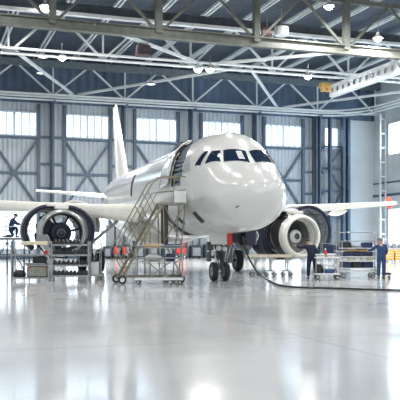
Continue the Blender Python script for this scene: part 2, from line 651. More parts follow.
# perforated crane girder with ochre end carriage
g = thing('crane_girder', 'white perforated crane girder with ochre end carriage below the right roof trusses', 'crane', (0, 0, 0), HA)
gw, ga, gb, gz, gh = 32.4, 60.0, 40.0, 13.75, 0.95
pm = MB()
for sx in (-0.22, 0.22):
    # side plate with square holes left open
    n = 22
    L = (ga - gb) / n
    for i in range(n):
        v0 = gb + i * L
        pm.box(gw + sx - 0.02, gw + sx + 0.02, v0, v0 + L * 0.28, gz + 0.28, gz + gh - 0.28)
        pm.box(gw + sx - 0.02, gw + sx + 0.02, v0 + L * 0.72, v0 + L, gz + 0.28, gz + gh - 0.28)
    pm.box(gw + sx - 0.02, gw + sx + 0.02, gb, ga, gz, gz + 0.28)
    pm.box(gw + sx - 0.02, gw + sx + 0.02, gb, ga, gz + gh - 0.28, gz + gh)
pm.box(gw - 0.25, gw + 0.25, gb, ga, gz - 0.03, gz)
pm.box(gw - 0.25, gw + 0.25, gb, ga, gz + gh, gz + gh + 0.03)
pm.build('girder', 'light_steel', g, smooth=0)
ec = MB()
ec.box(gw - 1.0, gw + 0.35, ga - 0.1, ga + 0.5, gz + 0.75, gz + 1.15)
for dx in (-0.75, -0.3, 0.1):
    ec.cbox((gw + dx, ga + 0.2, gz + 0.62), 0.3, 0.5, 0.3)
ec.build('end_carriage', 'ochre', g, smooth=0)
for v in (58.2, 49.6):
    MB().bar((gw, v, gz + gh), (gw, v, 15.0), 0.16).build('hanger', 'olive_steel', g, smooth=0)

# ------------------------------------------------------------------ lamps
def lamp_tree(root, bright):
    MB().lathe([(0.02, 0.42), (0.10, 0.40), (0.13, 0.22), (0.20, 0.16), (0.36, 0.0), (0.38, -0.04), (0.34, -0.04), (0.33, 0.0), (0.1, 0.12)], 20, Matrix.Rotation(R(90), 4, 'X')).build('shade', 'lamp_shell', root)
    MB().lathe([(0.0, -0.26), (0.12, -0.24), (0.22, -0.16), (0.27, -0.04), (0.24, 0.03), (0.0, 0.05)] if bright else [(0.0, -0.05), (0.2, -0.04), (0.325, 0.0), (0.0, 0.03)], 20, Matrix.Rotation(R(90), 4, 'X')).build('lens', 'lamp_glow' if bright else 'dim_glow', root)
    MB().tube([(0, 0, 0.4), (0, 0, 1.0)], 0.025, 6).build('hanger_rod', 'galvanised', root)


LAMPS = [  # photo x, y, distance, bright, label
    (62, 57, 58.0, 1, 'bright high-bay lamp at the twin tube chord above the left tail side'),
    (45, 6, 52.0, 1, 'bright high-bay lamp above the olive girder on the far left'),
    (198, 69, 60.0, 1, 'bright high-bay lamp over the nose, left one of the close pair'),
    (210, 69, 60.4, 1, 'bright high-bay lamp over the nose, right one of the close pair'),
    (329, 6, 53.0, 1, 'bright high-bay lamp at the top edge beside the hanging post on the right'),
    (378, 38, 56.0, 1, 'bright high-bay lamp above the olive girder near the right edge'),
    (308, 76, 62.5, 1, 'bright high-bay lamp beside the ochre crane carriage'),
    (41, 73, 66.0, 0, 'dim small round lamp hanging below the dark beam on the left'),
    (43, 57, 63.0, 0, 'dim lamp just left of the bright lamp at the twin tube chord'),
    (151, 84, 66.0, 0, 'dim small round lamp hanging in front of the back truss, centre left'),
]
proto = {}
for (x, y, d, bright, lab) in LAMPS:
    p = at(x, y, d)
    if bright in proto:
        o = copy_tree(proto[bright])
        o.location = p
    else:
        o = thing('high_bay_lamp', lab, 'lamp', p, 0, 'high-bay lamps')
        lamp_tree(o, bright)
        proto[bright] = o
    o['label'] = lab
    if bright:
        ld = bpy.data.lights.new('lamp_light', 'AREA')
        ld.shape = 'DISK'
        ld.size = 0.6
        ld.energy = 1700
        ld.color = (1.0, 0.97, 0.92)
        lo = bpy.data.objects.new('lamp_light', ld)
        C.objects.link(lo)
        lo.location = p + Vector((0, 0, -0.30))

# dark heater boxes hanging in the roof
def heater(x, y, d, lab, scale=1.0):
    t = thing('unit_heater', lab, 'heater', at(x, y, d), R(10))
    s_ = scale
    MB().cbox((0, 0, 0), 1.0 * s_, 0.8 * s_, 0.75 * s_).build('housing', 'maroon', t, smooth=0)
    gr = MB()
    for i in range(6):
        gr.box(-0.42 * s_, 0.42 * s_, -0.44 * s_, -0.40 * s_, (-0.3 + i * 0.11) * s_, (-0.25 + i * 0.11) * s_)
    gr.build('grille', 'dark_steel', t, smooth=0)
    MB().tube([(-0.3, 0, 0.37 * s_), (-0.3, 0, 1.4)], 0.03, 6).tube([(0.3, 0, 0.37 * s_), (0.3, 0, 1.4)], 0.03, 6).build('hanger_rod', 'galvanised', t)
    return t


heater(143, 51, 55.0, 'dark maroon unit heater hanging below the olive girder left of centre')
t = thing('extract_fan', 'dark cone extract fan above the olive girder, right of centre', 'fan', at(267, 33, 55), 0)
cone = Matrix.Rotation(R(90), 4, 'Z')
MB().lathe([(0.0, -0.35), (0.2, -0.35), (0.55, 0.35), (0.5, 0.37), (0.0, 0.3)], 24, cone).build('cowl', 'maroon', t)
MB().tube([(0, 0, 0.3), (0, 0, 1.6)], 0.03, 6).build('hanger_rod', 'galvanised', t)
t = thing('air_duct', 'white drum-shaped air unit beside the dark cone fan in the roof', 'duct', at(281.5, 31.5, 56), 0)
MB().lathe([(0.0, 0.3), (0.5, 0.3), (0.52, 0.25), (0.52, -0.25), (0.48, -0.3), (0.0, -0.3)], 24, Matrix.Rotation(R(90), 4, 'X')).build('drum', 'light_steel', t)
MB().tube([(0, 0, 0.3), (0, 0, 1.6)], 0.04, 6).build('hanger_rod', 'galvanised', t)

# ------------------------------------------------------------------ the airliner (local axes: x to the photo's right, y aft, z up; origin under the nose tip)
PA = R(15.6)
A5 = Vector((0.93, 32.1, 0))
NOSE = A5 - Vector((-math.sin(PA), math.cos(PA), 0)) * 5.0
plane = thing('airliner', 'white twin-engine airliner parked nose-first with open engine cowls', 'aircraft', NOSE, PA)

TOP = [(0, 3.32), (0.08, 3.60), (0.3, 3.86), (0.6, 4.07), (1.0, 4.27), (1.4, 4.44), (1.75, 4.66), (2.1, 4.95), (2.5, 5.24), (3.0, 5.53), (3.6, 5.76), (4.4, 5.90), (5.5, 5.95), (7, 5.93), (20, 5.90), (27, 5.88), (30, 5.80), (32, 5.66), (33.8, 5.45)]
BOT = [(0, 3.32), (0.08, 3.04), (0.3, 2.76), (0.6, 2.50), (1.0, 2.26), (1.5, 2.06), (2, 1.98), (3, 1.93), (4, 1.90), (5.5, 1.88), (7, 1.83), (9, 1.75), (20, 1.75), (22, 1.85), (24, 2.2), (27, 3.0), (30, 3.9), (32, 4.5), (33.8, 5.02)]
HW = [(0, 0.0), (0.08, 0.35), (0.3, 0.67), (0.6, 0.92), (1.0, 1.12), (1.5, 1.31), (2, 1.43), (2.5, 1.525), (3, 1.60), (4, 1.74), (5.5, 1.91), (7, 1.975), (20, 1.975), (22, 1.94), (25, 1.72), (28, 1.30), (31, 0.75), (33, 0.38), (33.8, 0.18)]


def interp(tab, a):
    """Monotone cubic through the table."""
    n = len(tab)
    if a <= tab[0][0]:
        return tab[0][1]
    if a >= tab[-1][0]:
        return tab[-1][1]
    dl = [(tab[i + 1][1] - tab[i][1]) / (tab[i + 1][0] - tab[i][0]) for i in range(n - 1)]
    i = max(k for k in range(n - 1) if tab[k][0] <= a)

    def m(k):
        if k == 0:
            return dl[0]
        if k == n - 1:
            return dl[-1]
        if dl[k - 1] * dl[k] <= 0:
            return 0.0
        return 2 * dl[k - 1] * dl[k] / (dl[k - 1] + dl[k])
    h = tab[i + 1][0] - tab[i][0]
    t = (a - tab[i][0]) / h
    y0, y1 = tab[i][1], tab[i + 1][1]
    return (2 * t ** 3 - 3 * t ** 2 + 1) * y0 + (t ** 3 - 2 * t ** 2 + t) * h * m(i) + (-2 * t ** 3 + 3 * t ** 2) * y1 + (t ** 3 - t ** 2) * h * m(i + 1)


def surf(a, th, off=0.0):
    """Point on the fuselage skin, a metres aft, th degrees from the crown (positive to the photo's right)."""
    t = R(th)

    def P(a, t):
        zt, zb, hw = interp(TOP, a), interp(BOT, a), interp(HW, a)
        zc = (zt + zb) / 2
        return Vector((hw * math.sin(t), a, zc + (zt - zc) * math.cos(t)))
    p = P(a, t)
    if off:
        e = 0.02
        n = (P(a, t + e) - P(a, t - e)).cross(P(a + e, t) - P(max(a - e, 0.001), t))
        n.normalize()
        if n.dot(p - Vector((0, a, (interp(TOP, a) + interp(BOT, a)) / 2))) < 0:
            n = -n
        p = p + n * off
    return p


AS = [0.0, 0.015, 0.05, 0.1, 0.16, 0.23, 0.31, 0.4] + [0.5 + 0.125 * i for i in range(45)] + [6.25 + 0.5 * i for i in range(56)]
AS = [a for a in AS if a < 33.8] + [33.8]
NT = 120
# the opening in the near skin: a slanted band from the door sill up to the crown
OPEN = [(-100, 4.7, 5.98), (-90, 4.7, 5.92), (-78, 4.68, 5.88), (-62, 4.8, 6.08), (-38, 5.4, 6.9), (-20, 6.0, 7.4), (0, 6.4, 7.6)]


def open_edges(th):
    """fore and aft edge of the opening at angle th (near side, degrees from the crown)"""
    lo = interp([(t, f) for t, f, a in OPEN], th)
    hi = interp([(t, a) for t, f, a in OPEN], th)
    return lo, hi


TH0, TH1 = -92.0, -16.0
fz = MB()
vs, fs, keep = [], [], []
cols = NT
for a in AS:
    for j in range(cols):
        th = -180 + 360 * j / cols
        vs.append(surf(a, th))
for i in range(len(AS) - 1):
    for j in range(cols):
        j2 = (j + 1) % cols
        am = (AS[i] + AS[i + 1]) / 2
        th = -180 + 360 * (j + 0.5) / cols
        lo, hi = open_edges(th)
        if TH0 < th < TH1 and lo < am < hi:
            continue
        fs.append((i * cols + j, i * cols + j2, (i + 1) * cols + j2, (i + 1) * cols + j))
fz.add(vs, fs)
fz.build('fuselage', 'white_paint', plane, smooth=50)


def patch(name, m, quad, parent=plane, off=0.014, n=10, thick=0.0):
    """Conformal panel on the skin; quad = four (a, theta) corners."""
    q = [Vector((c[0], c[1], 0)) for c in quad]

    def fn(u, v):
        c = (q[0] * (1 - u) + q[1] * u) * (1 - v) + (q[3] * (1 - u) + q[2] * u) * v
        return surf(c.x, c.y, off)
    return MB().grid(fn, n, n).build(name, m, parent, smooth=60, solid=thick)



# liner of the opening and the ribs in it
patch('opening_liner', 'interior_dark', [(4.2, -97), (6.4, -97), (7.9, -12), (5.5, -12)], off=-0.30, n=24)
for i in range(13):
    th = -91 + i * 6.1
    lo, hi = open_edges(th)
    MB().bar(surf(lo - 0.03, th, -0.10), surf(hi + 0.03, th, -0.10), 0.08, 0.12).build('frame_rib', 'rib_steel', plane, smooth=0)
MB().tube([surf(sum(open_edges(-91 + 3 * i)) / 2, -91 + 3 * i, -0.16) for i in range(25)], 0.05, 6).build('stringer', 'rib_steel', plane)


def door_fn(u, v):
    th = -90 + 72 * v
    lo, hi = open_edges(th)
    return surf(hi + 0.05 + 1.9 * u, th, 0.02 + 0.13 * (1 - u) ** 1.5)


MB().grid(door_fn, 6, 24).build('cargo_door', 'nose_paint', plane, smooth=60, solid=0.06)
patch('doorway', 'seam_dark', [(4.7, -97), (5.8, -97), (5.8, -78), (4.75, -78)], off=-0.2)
patch('grey_patch', 'grey_panel', [(3.85, -76), (4.5, -81), (4.68, -64), (4.4, -58)])  # plain grey patch on the skin forward of the opening

PANES = [
    [(3.53, -70.1), (3.26, -49.9), (3.04, -47.1), (3.07, -67.5)],
    [(2.76, -62.8), (2.86, -45.0), (2.52, -35.0), (2.06, -44.4)],
    [(1.94, -40.4), (2.42, -31.5), (2.03, -2.6), (1.37, -4.6)],
]
for q in PANES:
    for sg in (1, -1):
        patch('cockpit_window', 'cockpit_glass', [(a, sg * t) for a, t in q], off=0.016)
patch('sun_blind', 'white_plastic', [(1.72, -18), (2.1, -17), (2.04, -9), (1.62, -9.5)], off=0.022, n=5)
bl = MB()
for u in (0.25, 0.5, 0.75):
    a0, a1 = 1.72 + 0.38 * u, 1.62 + 0.42 * u
    bl.tube([surf(a0, -17.8, 0.026), surf((a0 + a1) / 2, -13.5, 0.026), surf(a1, -9.3, 0.026)], 0.012, 5)
bl.build('blind_slat', 'grey_panel', plane)

for i in range(40):
    a = 7.9 + 0.533 * i
    if a > 26 or 13.9 < a < 15.3:
        continue
    for sg in (-1, 1):
        zt, zb = interp(TOP, a), interp(BOT, a)
        zc = (zt + zb) / 2
        th = math.degrees(math.acos(min(1, max(-1, (4.72 - zc) / (zt - zc)))))
        dt = 3.4
        patch('cabin_window', 'cabin_glass', [(a - 0.115, sg * (th + dt)), (a - 0.115, sg * (th - dt)), (a + 0.115, sg * (th - dt)), (a + 0.115, sg * (th + dt))], n=3, off=0.012)

MB().tube([surf(15.13 - 0.93 * (k / 10) ** 0.8, -55 - 33 * k / 10, 0.01) for k in range(11)], 0.06, 6).build('exit_seal', 'seam_dark', plane)
patch('access_hatch', 'seam_dark', [(4.36, -126), (3.95, -124), (3.75, -139), (4.3, -143)])
patch('access_hatch', 'seam_dark', [(6.62, -128), (6.3, -127.5), (6.1, -139), (6.55, -142)])
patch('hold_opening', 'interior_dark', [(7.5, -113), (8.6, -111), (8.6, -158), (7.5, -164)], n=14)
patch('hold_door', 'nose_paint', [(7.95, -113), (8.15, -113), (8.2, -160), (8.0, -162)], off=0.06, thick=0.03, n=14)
MB().tube([surf(0.62 + 0.04 * k, -123.5, 0.012) for k in range(5)], 0.018, 6).build('pitot_port', 'seam_dark', plane)

# faint panel joints of the radome and the forward skin
for a, th0, th1 in ((3.4, -150, -40),):
    MB().tube([surf(a, th0 + (th1 - th0) * k / 60, -0.001) for k in range(61)], 0.006, 4).build('panel_seam', 'grey_panel', plane)


# ---- wings
def airfoil(le, ch, th, z, b, side, n=14, a0=0.0, a1=1.0):
    """closed section: le aft position, chord, thickness"""
    up, dn = [], []
    for i in range(n + 1):
        u = a0 + (a1 - a0) * (1 - math.cos(PI * i / n)) / 2
        t = 5 * th * (0.2969 * math.sqrt(max(u, 0)) - 0.126 * u - 0.3516 * u * u + 0.2843 * u ** 3 - 0.1036 * u ** 4)
        cam_ = 0.02 * ch * math.sin(PI * u)
        up.append(Vector((side * b, le + ch * u, z + cam_ + t * 1.0)))
        dn.append(Vector((side * b, le + ch * u, z + cam_ - t * 0.9)))
    return up + list(reversed(dn[1:-1]))


WST = [(1.0, 12.0, 7.0, 0.95, 2.88), (2.0, 12.55, 6.4, 0.88, 2.95), (4.0, 13.6, 5.2, 0.66, 3.10), (6.4, 14.8, 4.0, 0.50, 3.30), (11.0, 17.2, 2.8, 0.34, 3.64), (16.0, 19.8, 1.65, 0.20, 4.02), (16.3, 20.05, 1.3, 0.12, 4.04)]
for side in (-1, 1):
    wm = MB().loft([airfoil(le, ch, th, z, b, side) for (b, le, ch, th, z) in WST])
    wing = wm.build('wing', 'wing_grey', plane, smooth=40)
    # slats set a little forward and down of the leading edge
    secs = []
    for (b, le, ch, th, z) in WST[1:6]:
        c = []
        for k in range(12):
            t = 2 * PI * k / 12
            c.append(Vector((side * b, le - 0.10 + 0.26 * (0.3 + 0.05 * ch) * math.cos(t), z + (th * 0.46 + 0.03) * math.sin(t))))
        secs.append(c)
    MB().loft(secs).build('slat', 'slat_metal', wing, smooth=50)
    for b in (4.3, 8.6, 12.0):
        k = [w_ for w_ in WST if w_[0] <= b][-1]
        fl = []
        for q in range(9):
            u = q / 8
            rr = 0.20 * math.sin(PI * min(1, u * 0.9 + 0.05)) + 0.01
            fl.append((Vector((side * b, k[1] + k[2] * 0.45 + u * 2.6, k[4] + (b - k[0]) * 0.08 - 0.28 - 0.1 * u)), rr))
        MB().tube([f_[0] for f_ in fl], [f_[1] for f_ in fl], 10).build('flap_fairing', 'wing_grey', wing)
    fe = MB()
    fe.loft([[Vector((side * (16.28 + dx), a, z)) for (a, z) in ((20.4, 4.0), (21.2, 4.5), (21.5, 4.5), (21.45, 4.0), (21.25, 3.7))] for dx in (0, 0.05)])
    fe.build('wingtip_fence', 'red_lens' if side > 0 else 'wing_grey', wing, smooth=0)
# belly fairing between the wings
secs = []
for k in range(15):
    u = k / 14
    a = 12.4 + 7.0 * u
    g_ = math.sin(PI * u) ** 0.6
    secs.append([Vector(((1.2 + 0.85 * g_) * math.sin(2 * PI * j / 24), a, 2.25 + (0.35 + 0.5 * g_) * math.cos(2 * PI * j / 24))) for j in range(24)])
MB().loft(secs).build('belly_fairing', 'wing_grey', plane, smooth=60)

# ---- tail
fz = MB()
secs = []
for k in range(9):
    u = k / 8
    z = 5.5 + 5.75 * u
    secs.append([Vector((p.z, p.y, z)) for p in airfoil(25.9 + 4.5 * u, 3.9 - 2.9 * u, 0.46 - 0.3 * u, 0, 0, 1, a1=1.0)])
fz.loft(secs)
fin = fz.build('tail_fin', 'white_paint', plane, smooth=50)
rd = MB()
rd.loft([[Vector((x_, y_, z)) for (x_, y_) in ((-0.09 * k, y0), (0.09 * k, y0), (0.02, y1), (-0.02, y1))] for (z, y0, y1, k) in ((5.75, 29.75, 30.7, 1.0), (11.2, 31.3, 31.7, 0.5))])
rd.build('rudder', 'white_paint', fin, smooth=0)
for side in (-1, 1):
    MB().loft([airfoil(29.0 + 2.3 * u, 3.1 - 1.7 * u, 0.34 - 0.18 * u, 4.72 + 0.45 * u, 0.3 + 5.2 * u, side) for u in (0, 0.25, 0.5, 0.75, 0.95, 1.0)]).build('horizontal_stabiliser', 'wing_grey', plane, smooth=40)


# ---- engines with opened cowls
def engine(side):
    e = thing('engine', None, None)
    e.parent = plane
    cx, y0, zc = (5.72 if side < 0 else 6.14) * side, 11.3, (2.0 if side < 0 else 1.86)
    es = 0.95 if side < 0 else 0.95
    il = 1.15 if side < 0 else 0.5
    T = Matrix.Translation((cx, y0, zc)) @ Matrix.Diagonal((es, 1, es, 1))
    MB().lathe([(0.945, 0.22), (0.93, 0.12), (0.95, 0.04), (1.0, 0.0), (1.06, 0.03), (1.11, 0.12), (1.135, 0.26)], 56, T)  .build('inlet_lip', 'slat_metal' if side > 0 else 'lip_metal', e, smooth=60)
    MB().lathe([(1.135, 0.26), (1.165, il * 0.6), (1.18, il), (1.05, il + 0.01)], 56, T).build('inlet_cowl', 'nose_paint', e, smooth=60)
    d_ = MB().lathe([(0.945, 0.22), (0.92, 0.4), (0.90, 0.75), (0.90, 1.3)], 56, T)
    for yy in (0.42, 0.58, 0.74, 0.9):
        MB().lathe([(0.915, yy), (0.885, yy + 0.01), (0.885, yy + 0.06), (0.915, yy + 0.07)], 56, T).build('duct_ring', 'spinner_white' if side > 0 else 'fan_blue', e, smooth=40)
    d_.build('inlet_duct', 'duct_grey' if side > 0 else 'fan_blue', e, smooth=60)
    # fan: hub disc and twisted blades; on the near engine the blades are out and the case is open to the rear
    if side < 0:
        hb_ = MB().lathe([(0.0, 0.95), (0.50, 0.97), (0.53, 1.02), (0.53, 1.4), (0.0, 1.45)], 40, T)
        hb_.build('fan_hub', 'fan_blue', e, smooth=40)
        MB().lathe([(0.5, 1.32), (0.93, 1.30), (0.93, 1.36), (0.5, 1.38)], 24, T, PI * 0.98, PI * 1.8).build('dark_arc', 'fan_blue', e, smooth=40)  # dark arc added only to darken the left half of the inlet
        for k in range(7):
            t0 = 2 * PI * (k + 0.5) / 7
            MB().bar(T @ Vector((0.5 * math.sin(t0), 1.2, 0.5 * math.cos(t0))), T @ Vector((0.95 * math.sin(t0), 1.2, 0.95 * math.cos(t0))), 0.07, 0.10).build('strut', 'fan_blue', e, smooth=0)
    else:
        fb = MB()
        nb = 30
        for k in range(nb):
            t0 = 2 * PI * k / nb
            vs, fs = [], []
            for i in range(7):
                u = i / 6
                r = 0.28 + 0.61 * u
                tw = R(25 + 35 * u)
                wd = 0.11 + 0.05 * u
                for sg in (-1, 1):
                    dy = sg * wd * math.cos(tw)
                    dt = sg * wd * math.sin(tw) / r
                    for th_ in (-0.008, 0.008):
                        vs.append(T @ Vector((r * math.sin(t0 + dt), 0.84 + dy + th_, r * math.cos(t0 + dt))))
            for i in range(6):
                a = i * 4
                b = a + 4
                fs += [(a, a + 2, b + 2, b), (a + 1, b + 1, b + 3, a + 3), (a, b, b + 1, a + 1), (a + 2, a + 3, b + 3, b + 2)]
            fb.add(vs, fs)
        fb.lathe([(0.0, 1.15), (0.9, 1.15)], 40, T)
        fb.build('fan', 'fan_titanium', e, smooth=60)
    MB().lathe([(0.0, 0.55), (0.05, 0.56), (0.13, 0.66), (0.22, 0.82), (0.30, 1.02), (0.31, 1.12)], 40, T).build('spinner', 'spinner_grey', e, smooth=60)
    MB().lathe([(0.16, 0.60), (0.20, 0.66), (0.345, 0.72), (0.36, 0.76), (0.34, 0.80), (0.28, 0.82)] if side > 0 else [(0.165, 0.69), (0.20, 0.745), (0.21, 0.775), (0.19, 0.775)], 40, T).build('spinner_ring', 'spinner_white' if side > 0 else 'duct_grey', e, smooth=60)
    # fan case with its flanges, boxes and pipes, then core and nozzle
    fc = MB().lathe([(1.06, il + 0.01), (1.12, il + 0.12), (1.12, il + 0.2), (1.06, il + 0.22), (1.06, 1.5), (1.1, 1.5), (1.1, 1.56), (1.04, 1.56), (1.04, 2.2), (1.09, 2.2), (1.09, 2.28), (1.02, 2.28), (1.0, 3.0), (0.95, 3.0), (0.97, 1.2)], 48, T)
    fc.build('fan_case', 'dark_metal', e, smooth=40)
    rnd = random.Random(11 + side)
    for k in range(16):
        t = rnd.uniform(0.5, 2 * PI - 0.5)
        y = rnd.uniform(1.3, 2.7)
        c = T @ Vector((1.1 * math.sin(t), y, 1.1 * math.cos(t)))
        MB().cbox(c, rnd.uniform(.15, .32), rnd.uniform(.15, .4), rnd.uniform(.12, .3), rnd.uniform(0, 1)).build('accessory_box', 'dark_metal', e, smooth=30)
    MB().cbox(T @ Vector((0, 2.0, -1.12)), 0.95, 0.5, 0.28).build('accessory_gearbox', 'dark_metal', e, smooth=30)
    pp = MB()
    for k in range(9):
        y = 1.4 + 0.17 * k
        ta, tb = rnd.uniform(0.4, 2.4), rnd.uniform(3.4, 5.8)
        rr = 1.12 + 0.02 * (k % 3)
        pp.tube([T @ Vector((rr * math.sin(ta + (tb - ta) * q / 20), y + 0.08 * math.sin(q), rr * math.cos(ta + (tb - ta) * q / 20))) for q in range(21)], 0.022, 6)
    pp.build('pipework', 'bare_metal' if side > 0 else 'dark_metal', e)
    MB().lathe([(0.3, 1.4), (0.45, 2.0), (0.55, 3.0), (0.60, 3.4), (0.60, 4.2), (0.46, 4.8), (0.40, 4.8), (0.2, 5.4), (0.0, 5.6)], 36, T).build('core', 'bare_metal', e, smooth=40)
    # pylon up to the wing
    py = MB().loft([[Vector((cx + dx * w_, y, z)) for dx, y, z in ((-1, ya, za), (1, ya, za), (1, yb, zb), (-1, yb, zb))] for w_, ya, za, yb, zb in ((0.22, 12.5, zc + 1.0, 16.6, zc + 0.6), (0.2, 13.2, 3.1, 16.8, 3.1))])
    py.build('pylon', 'wing_grey', e, smooth=0)
    # saddle fitting above the inlet
    sd = MB().cbox((cx, 12.15, zc + 1.2), 0.62, 0.7, 0.16).cbox((cx - 0.15, 12.5, zc + 1.32), 1.0, 0.3, 0.12)
    sd.build('pylon_fitting', 'wing_grey', e, smooth=0)
    if side > 0:
        e.matrix_local = Matrix.Translation((cx, y0, 0)) @ Matrix.Rotation(R(9), 4, 'Z') @ Matrix.Translation((-cx, -y0, 0))
    # cowls: half shells hinged at the top, swung outward
    for sg in (-1, 1):
        def shell(r, ya, yb, ang, hz, t0=6, t1=168, flare=0.0):
            hinge = Vector((cx + sg * (0.5 if side > 0 and sg > 0 else 0.12), 0, zc + hz * es))
            rot = Matrix.Rotation(-sg * R(ang), 4, 'Y')

            def fn(u, v):
                t = R(t0 + (t1 - t0) * v)
                rr = r + flare * u
                rr *= es * (1.12 if side > 0 and sg > 0 else 1.0)
                p = Vector((cx + (0.38 if side > 0 and sg > 0 else 0.0) + sg * rr * math.sin(t), y0 + ya + (yb - ya) * u, zc + rr * math.cos(t) + 0.04))
                q = rot @ (p - hinge)
                return hinge + q
            return fn
        ang = (29 if sg < 0 else 22) if side < 0 else (45 if sg > 0 else 20)
        fn = shell(1.22, 1.25, 2.75, ang, 1.1)
        co = MB().grid(fn, 6, 26).build('fan_cowl', 'cowl_navy', e, smooth=60)
        md = co.modifiers.new('thickness', 'SOLIDIFY')
        md.thickness = 0.18 if side < 0 else 0.14
        md.offset = 0
        fi = shell(1.22 - 0.09 - (0.06 if side < 0 else 0), 1.32, 2.68, ang, 1.1, 9, 165)
        MB().grid(fi, 5, 24).build('cowl_lining', 'cowl_lining' if (side > 0 and sg > 0) else 'cowl_navy', e, smooth=60, solid=0.02)
        rbm = MB()
        for v in (0.12, 0.3, 0.48, 0.66, 0.84):
            f2 = shell(1.09, 1.3, 2.7, ang, 1.1)
            rbm.tube([f2(u / 6, v) for u in range(7)], 0.035, 6)
        for u in (0.0, 0.5, 1.0):
            rbm.tube([f2(u, v / 20) for v in range(21)], 0.035, 6)
        rbm.build('cowl_frame', 'rib_steel' if side > 0 and sg > 0 else 'dark_metal', e)
        fr_ = shell(1.24, 2.95, 4.5, 58 if (side < 0 and sg > 0) else 32, 1.1, 8, 165, -0.12)
        rc = MB().grid(fr_, 6, 24).build('reverser_cowl', 'white_paint' if side < 0 else 'cowl_lining', e, smooth=60)
        md = rc.modifiers.new('thickness', 'SOLIDIFY')
        md.thickness = 0.14
        md.offset = 0
        for u in (0.2, 0.8):
            MB().tube([Vector((cx + sg * 1.0, y0 + 1.25 + 1.5 * u, zc - 0.1)), fn(u, 0.78)], 0.025, 6).build('hold_open_rod', 'bare_metal', e)
    return e


engine(-1)
engine(1)

# ---- landing gear
def wheel(parent, c, r, wd, hub='hub_metal'):
    T = Matrix.Translation(c) @ Matrix.Rotation(R(90), 4, 'Z')
    h = wd / 2
    t = MB().lathe([(r * 0.55, -h * 0.8), (r * 0.8, -h), (r * 0.94, -h * 0.85), (r, -h * 0.45), (r, h * 0.45), (r * 0.94, h * 0.85), (r * 0.8, h), (r * 0.55, h * 0.8)], 32, T).build('tyre', 'rubber', parent, smooth=50)
    MB().lathe([(0.0, -h * 0.5), (r * 0.2, -h * 0.55), (r * 0.3, -h * 0.35), (r * 0.5, -h * 0.4), (r * 0.56, -h * 0.8), (r * 0.56, h * 0.8), (r * 0.5, h * 0.4), (r * 0.3, h * 0.35), (r * 0.2, h * 0.55), (0.0, h * 0.5)], 24, T).build('hub', hub, t, smooth=40)
    return t


ng = thing('nose_gear', None, None)
ng.parent = plane
gy = 5.5
for sx in (-0.25, 0.25):
    wheel(ng, (sx, gy, 0.385), 0.385, 0.23)
MB().tube([(-0.36, gy, 0.385), (0.36, gy, 0.385)], 0.055, 10).tube([(0, gy, 0.38), (0, gy + 0.02, 0.95)], 0.06, 12).build('oleo', 'bare_metal', ng)
MB().tube([(0, gy + 0.02, 0.85), (0, gy + 0.12, 2.1)], 0.10, 14).tube([(-0.3, gy + 0.08, 1.55), (0.3, gy + 0.08, 1.55)], 0.05, 8).build('strut', 'dark_metal', ng)
MB().bar((0, gy - 0.16, 0.5), (0, gy - 0.34, 0.8), 0.16, 0.05).bar((0, gy - 0.34, 0.8), (0, gy - 0.08, 1.15), 0.16, 0.05).build('torque_link', 'dark_metal', ng)
MB().tube([(-0.12, gy + 0.1, 1.3), (-0.5, gy - 0.3, 2.0)], 0.06, 8).tube([(-0.38, gy + 0.2, 0.8), (-0.3, gy + 0.1, 1.9)], 0.05, 8).tube([(0.52, gy + 0.3, 0.75), (0.4, gy + 0.2, 1.9)], 0.05, 8).tube([(0.12, gy + 0.1, 1.3), (0.45, gy + 0.9, 2.0)], 0.05, 8).tube([(0.25, gy + 0.15, 0.95), (0.55, gy + 0.9, 2.0)], 0.03, 8).build('drag_brace', 'dark_metal', ng)
for c_, sz in (((-0.34, gy + 0.2, 1.42), (0.26, 0.24, 0.34)), ((-0.38, gy + 0.25, 0.98), (0.16, 0.2, 0.4)), ((-0.2, gy - 0.12, 1.62), (0.2, 0.2, 0.26)), ((0.45, gy + 0.3, 1.3), (0.3, 0.24, 0.3)), ((0.56, gy + 0.35, 0.92), (0.2, 0.24, 0.42)), ((0.32, gy - 0.05, 1.55), (0.24, 0.2, 0.22)), ((0.2, gy, 1.05), (0.14, 0.16, 0.3)), ((-0.17, gy, 1.1), (0.12, 0.14, 0.24))):
    MB().cbox(c_, *sz).build('steering_unit', 'dark_metal', ng, smooth=0)
hs = MB()
for dx in (-0.14, 0.13, 0.2):
    hs.tube([(dx, gy - 0.05, 1.9), (dx * 2.2, gy - 0.2, 1.5), (dx * 1.6, gy - 0.15, 1.0), (dx * 0.6, gy - 0.1, 0.6)], 0.018, 6)
hs.build('hydraulic_hose', 'bare_metal', ng)
MB().lathe([(0, 0), (0.1, 0.01), (0.11, 0.06), (0.05, 0.12), (0, 0.12)], 16, Matrix.Translation((-0.08, gy - 0.22, 1.34))).lathe([(0, 0), (0.09, 0.01), (0.10, 0.06), (0.05, 0.12), (0, 0.12)], 16, Matrix.Translation((0.16, gy - 0.22, 1.30))).build('taxi_light', 'spinner_white', ng)
# nose gear doors, wheel bay and the dark blue service bay cover beside it
nd = MB()


def nd_fn(u, v):
    return Vector((-0.72 + 0.80 * u + 0.14 * v * (1 - u), gy - 0.75 + 0.05 * math.sin(PI * u), 2.10 - 0.62 * v - 0.05 * math.sin(PI * v) * (1 - u)))


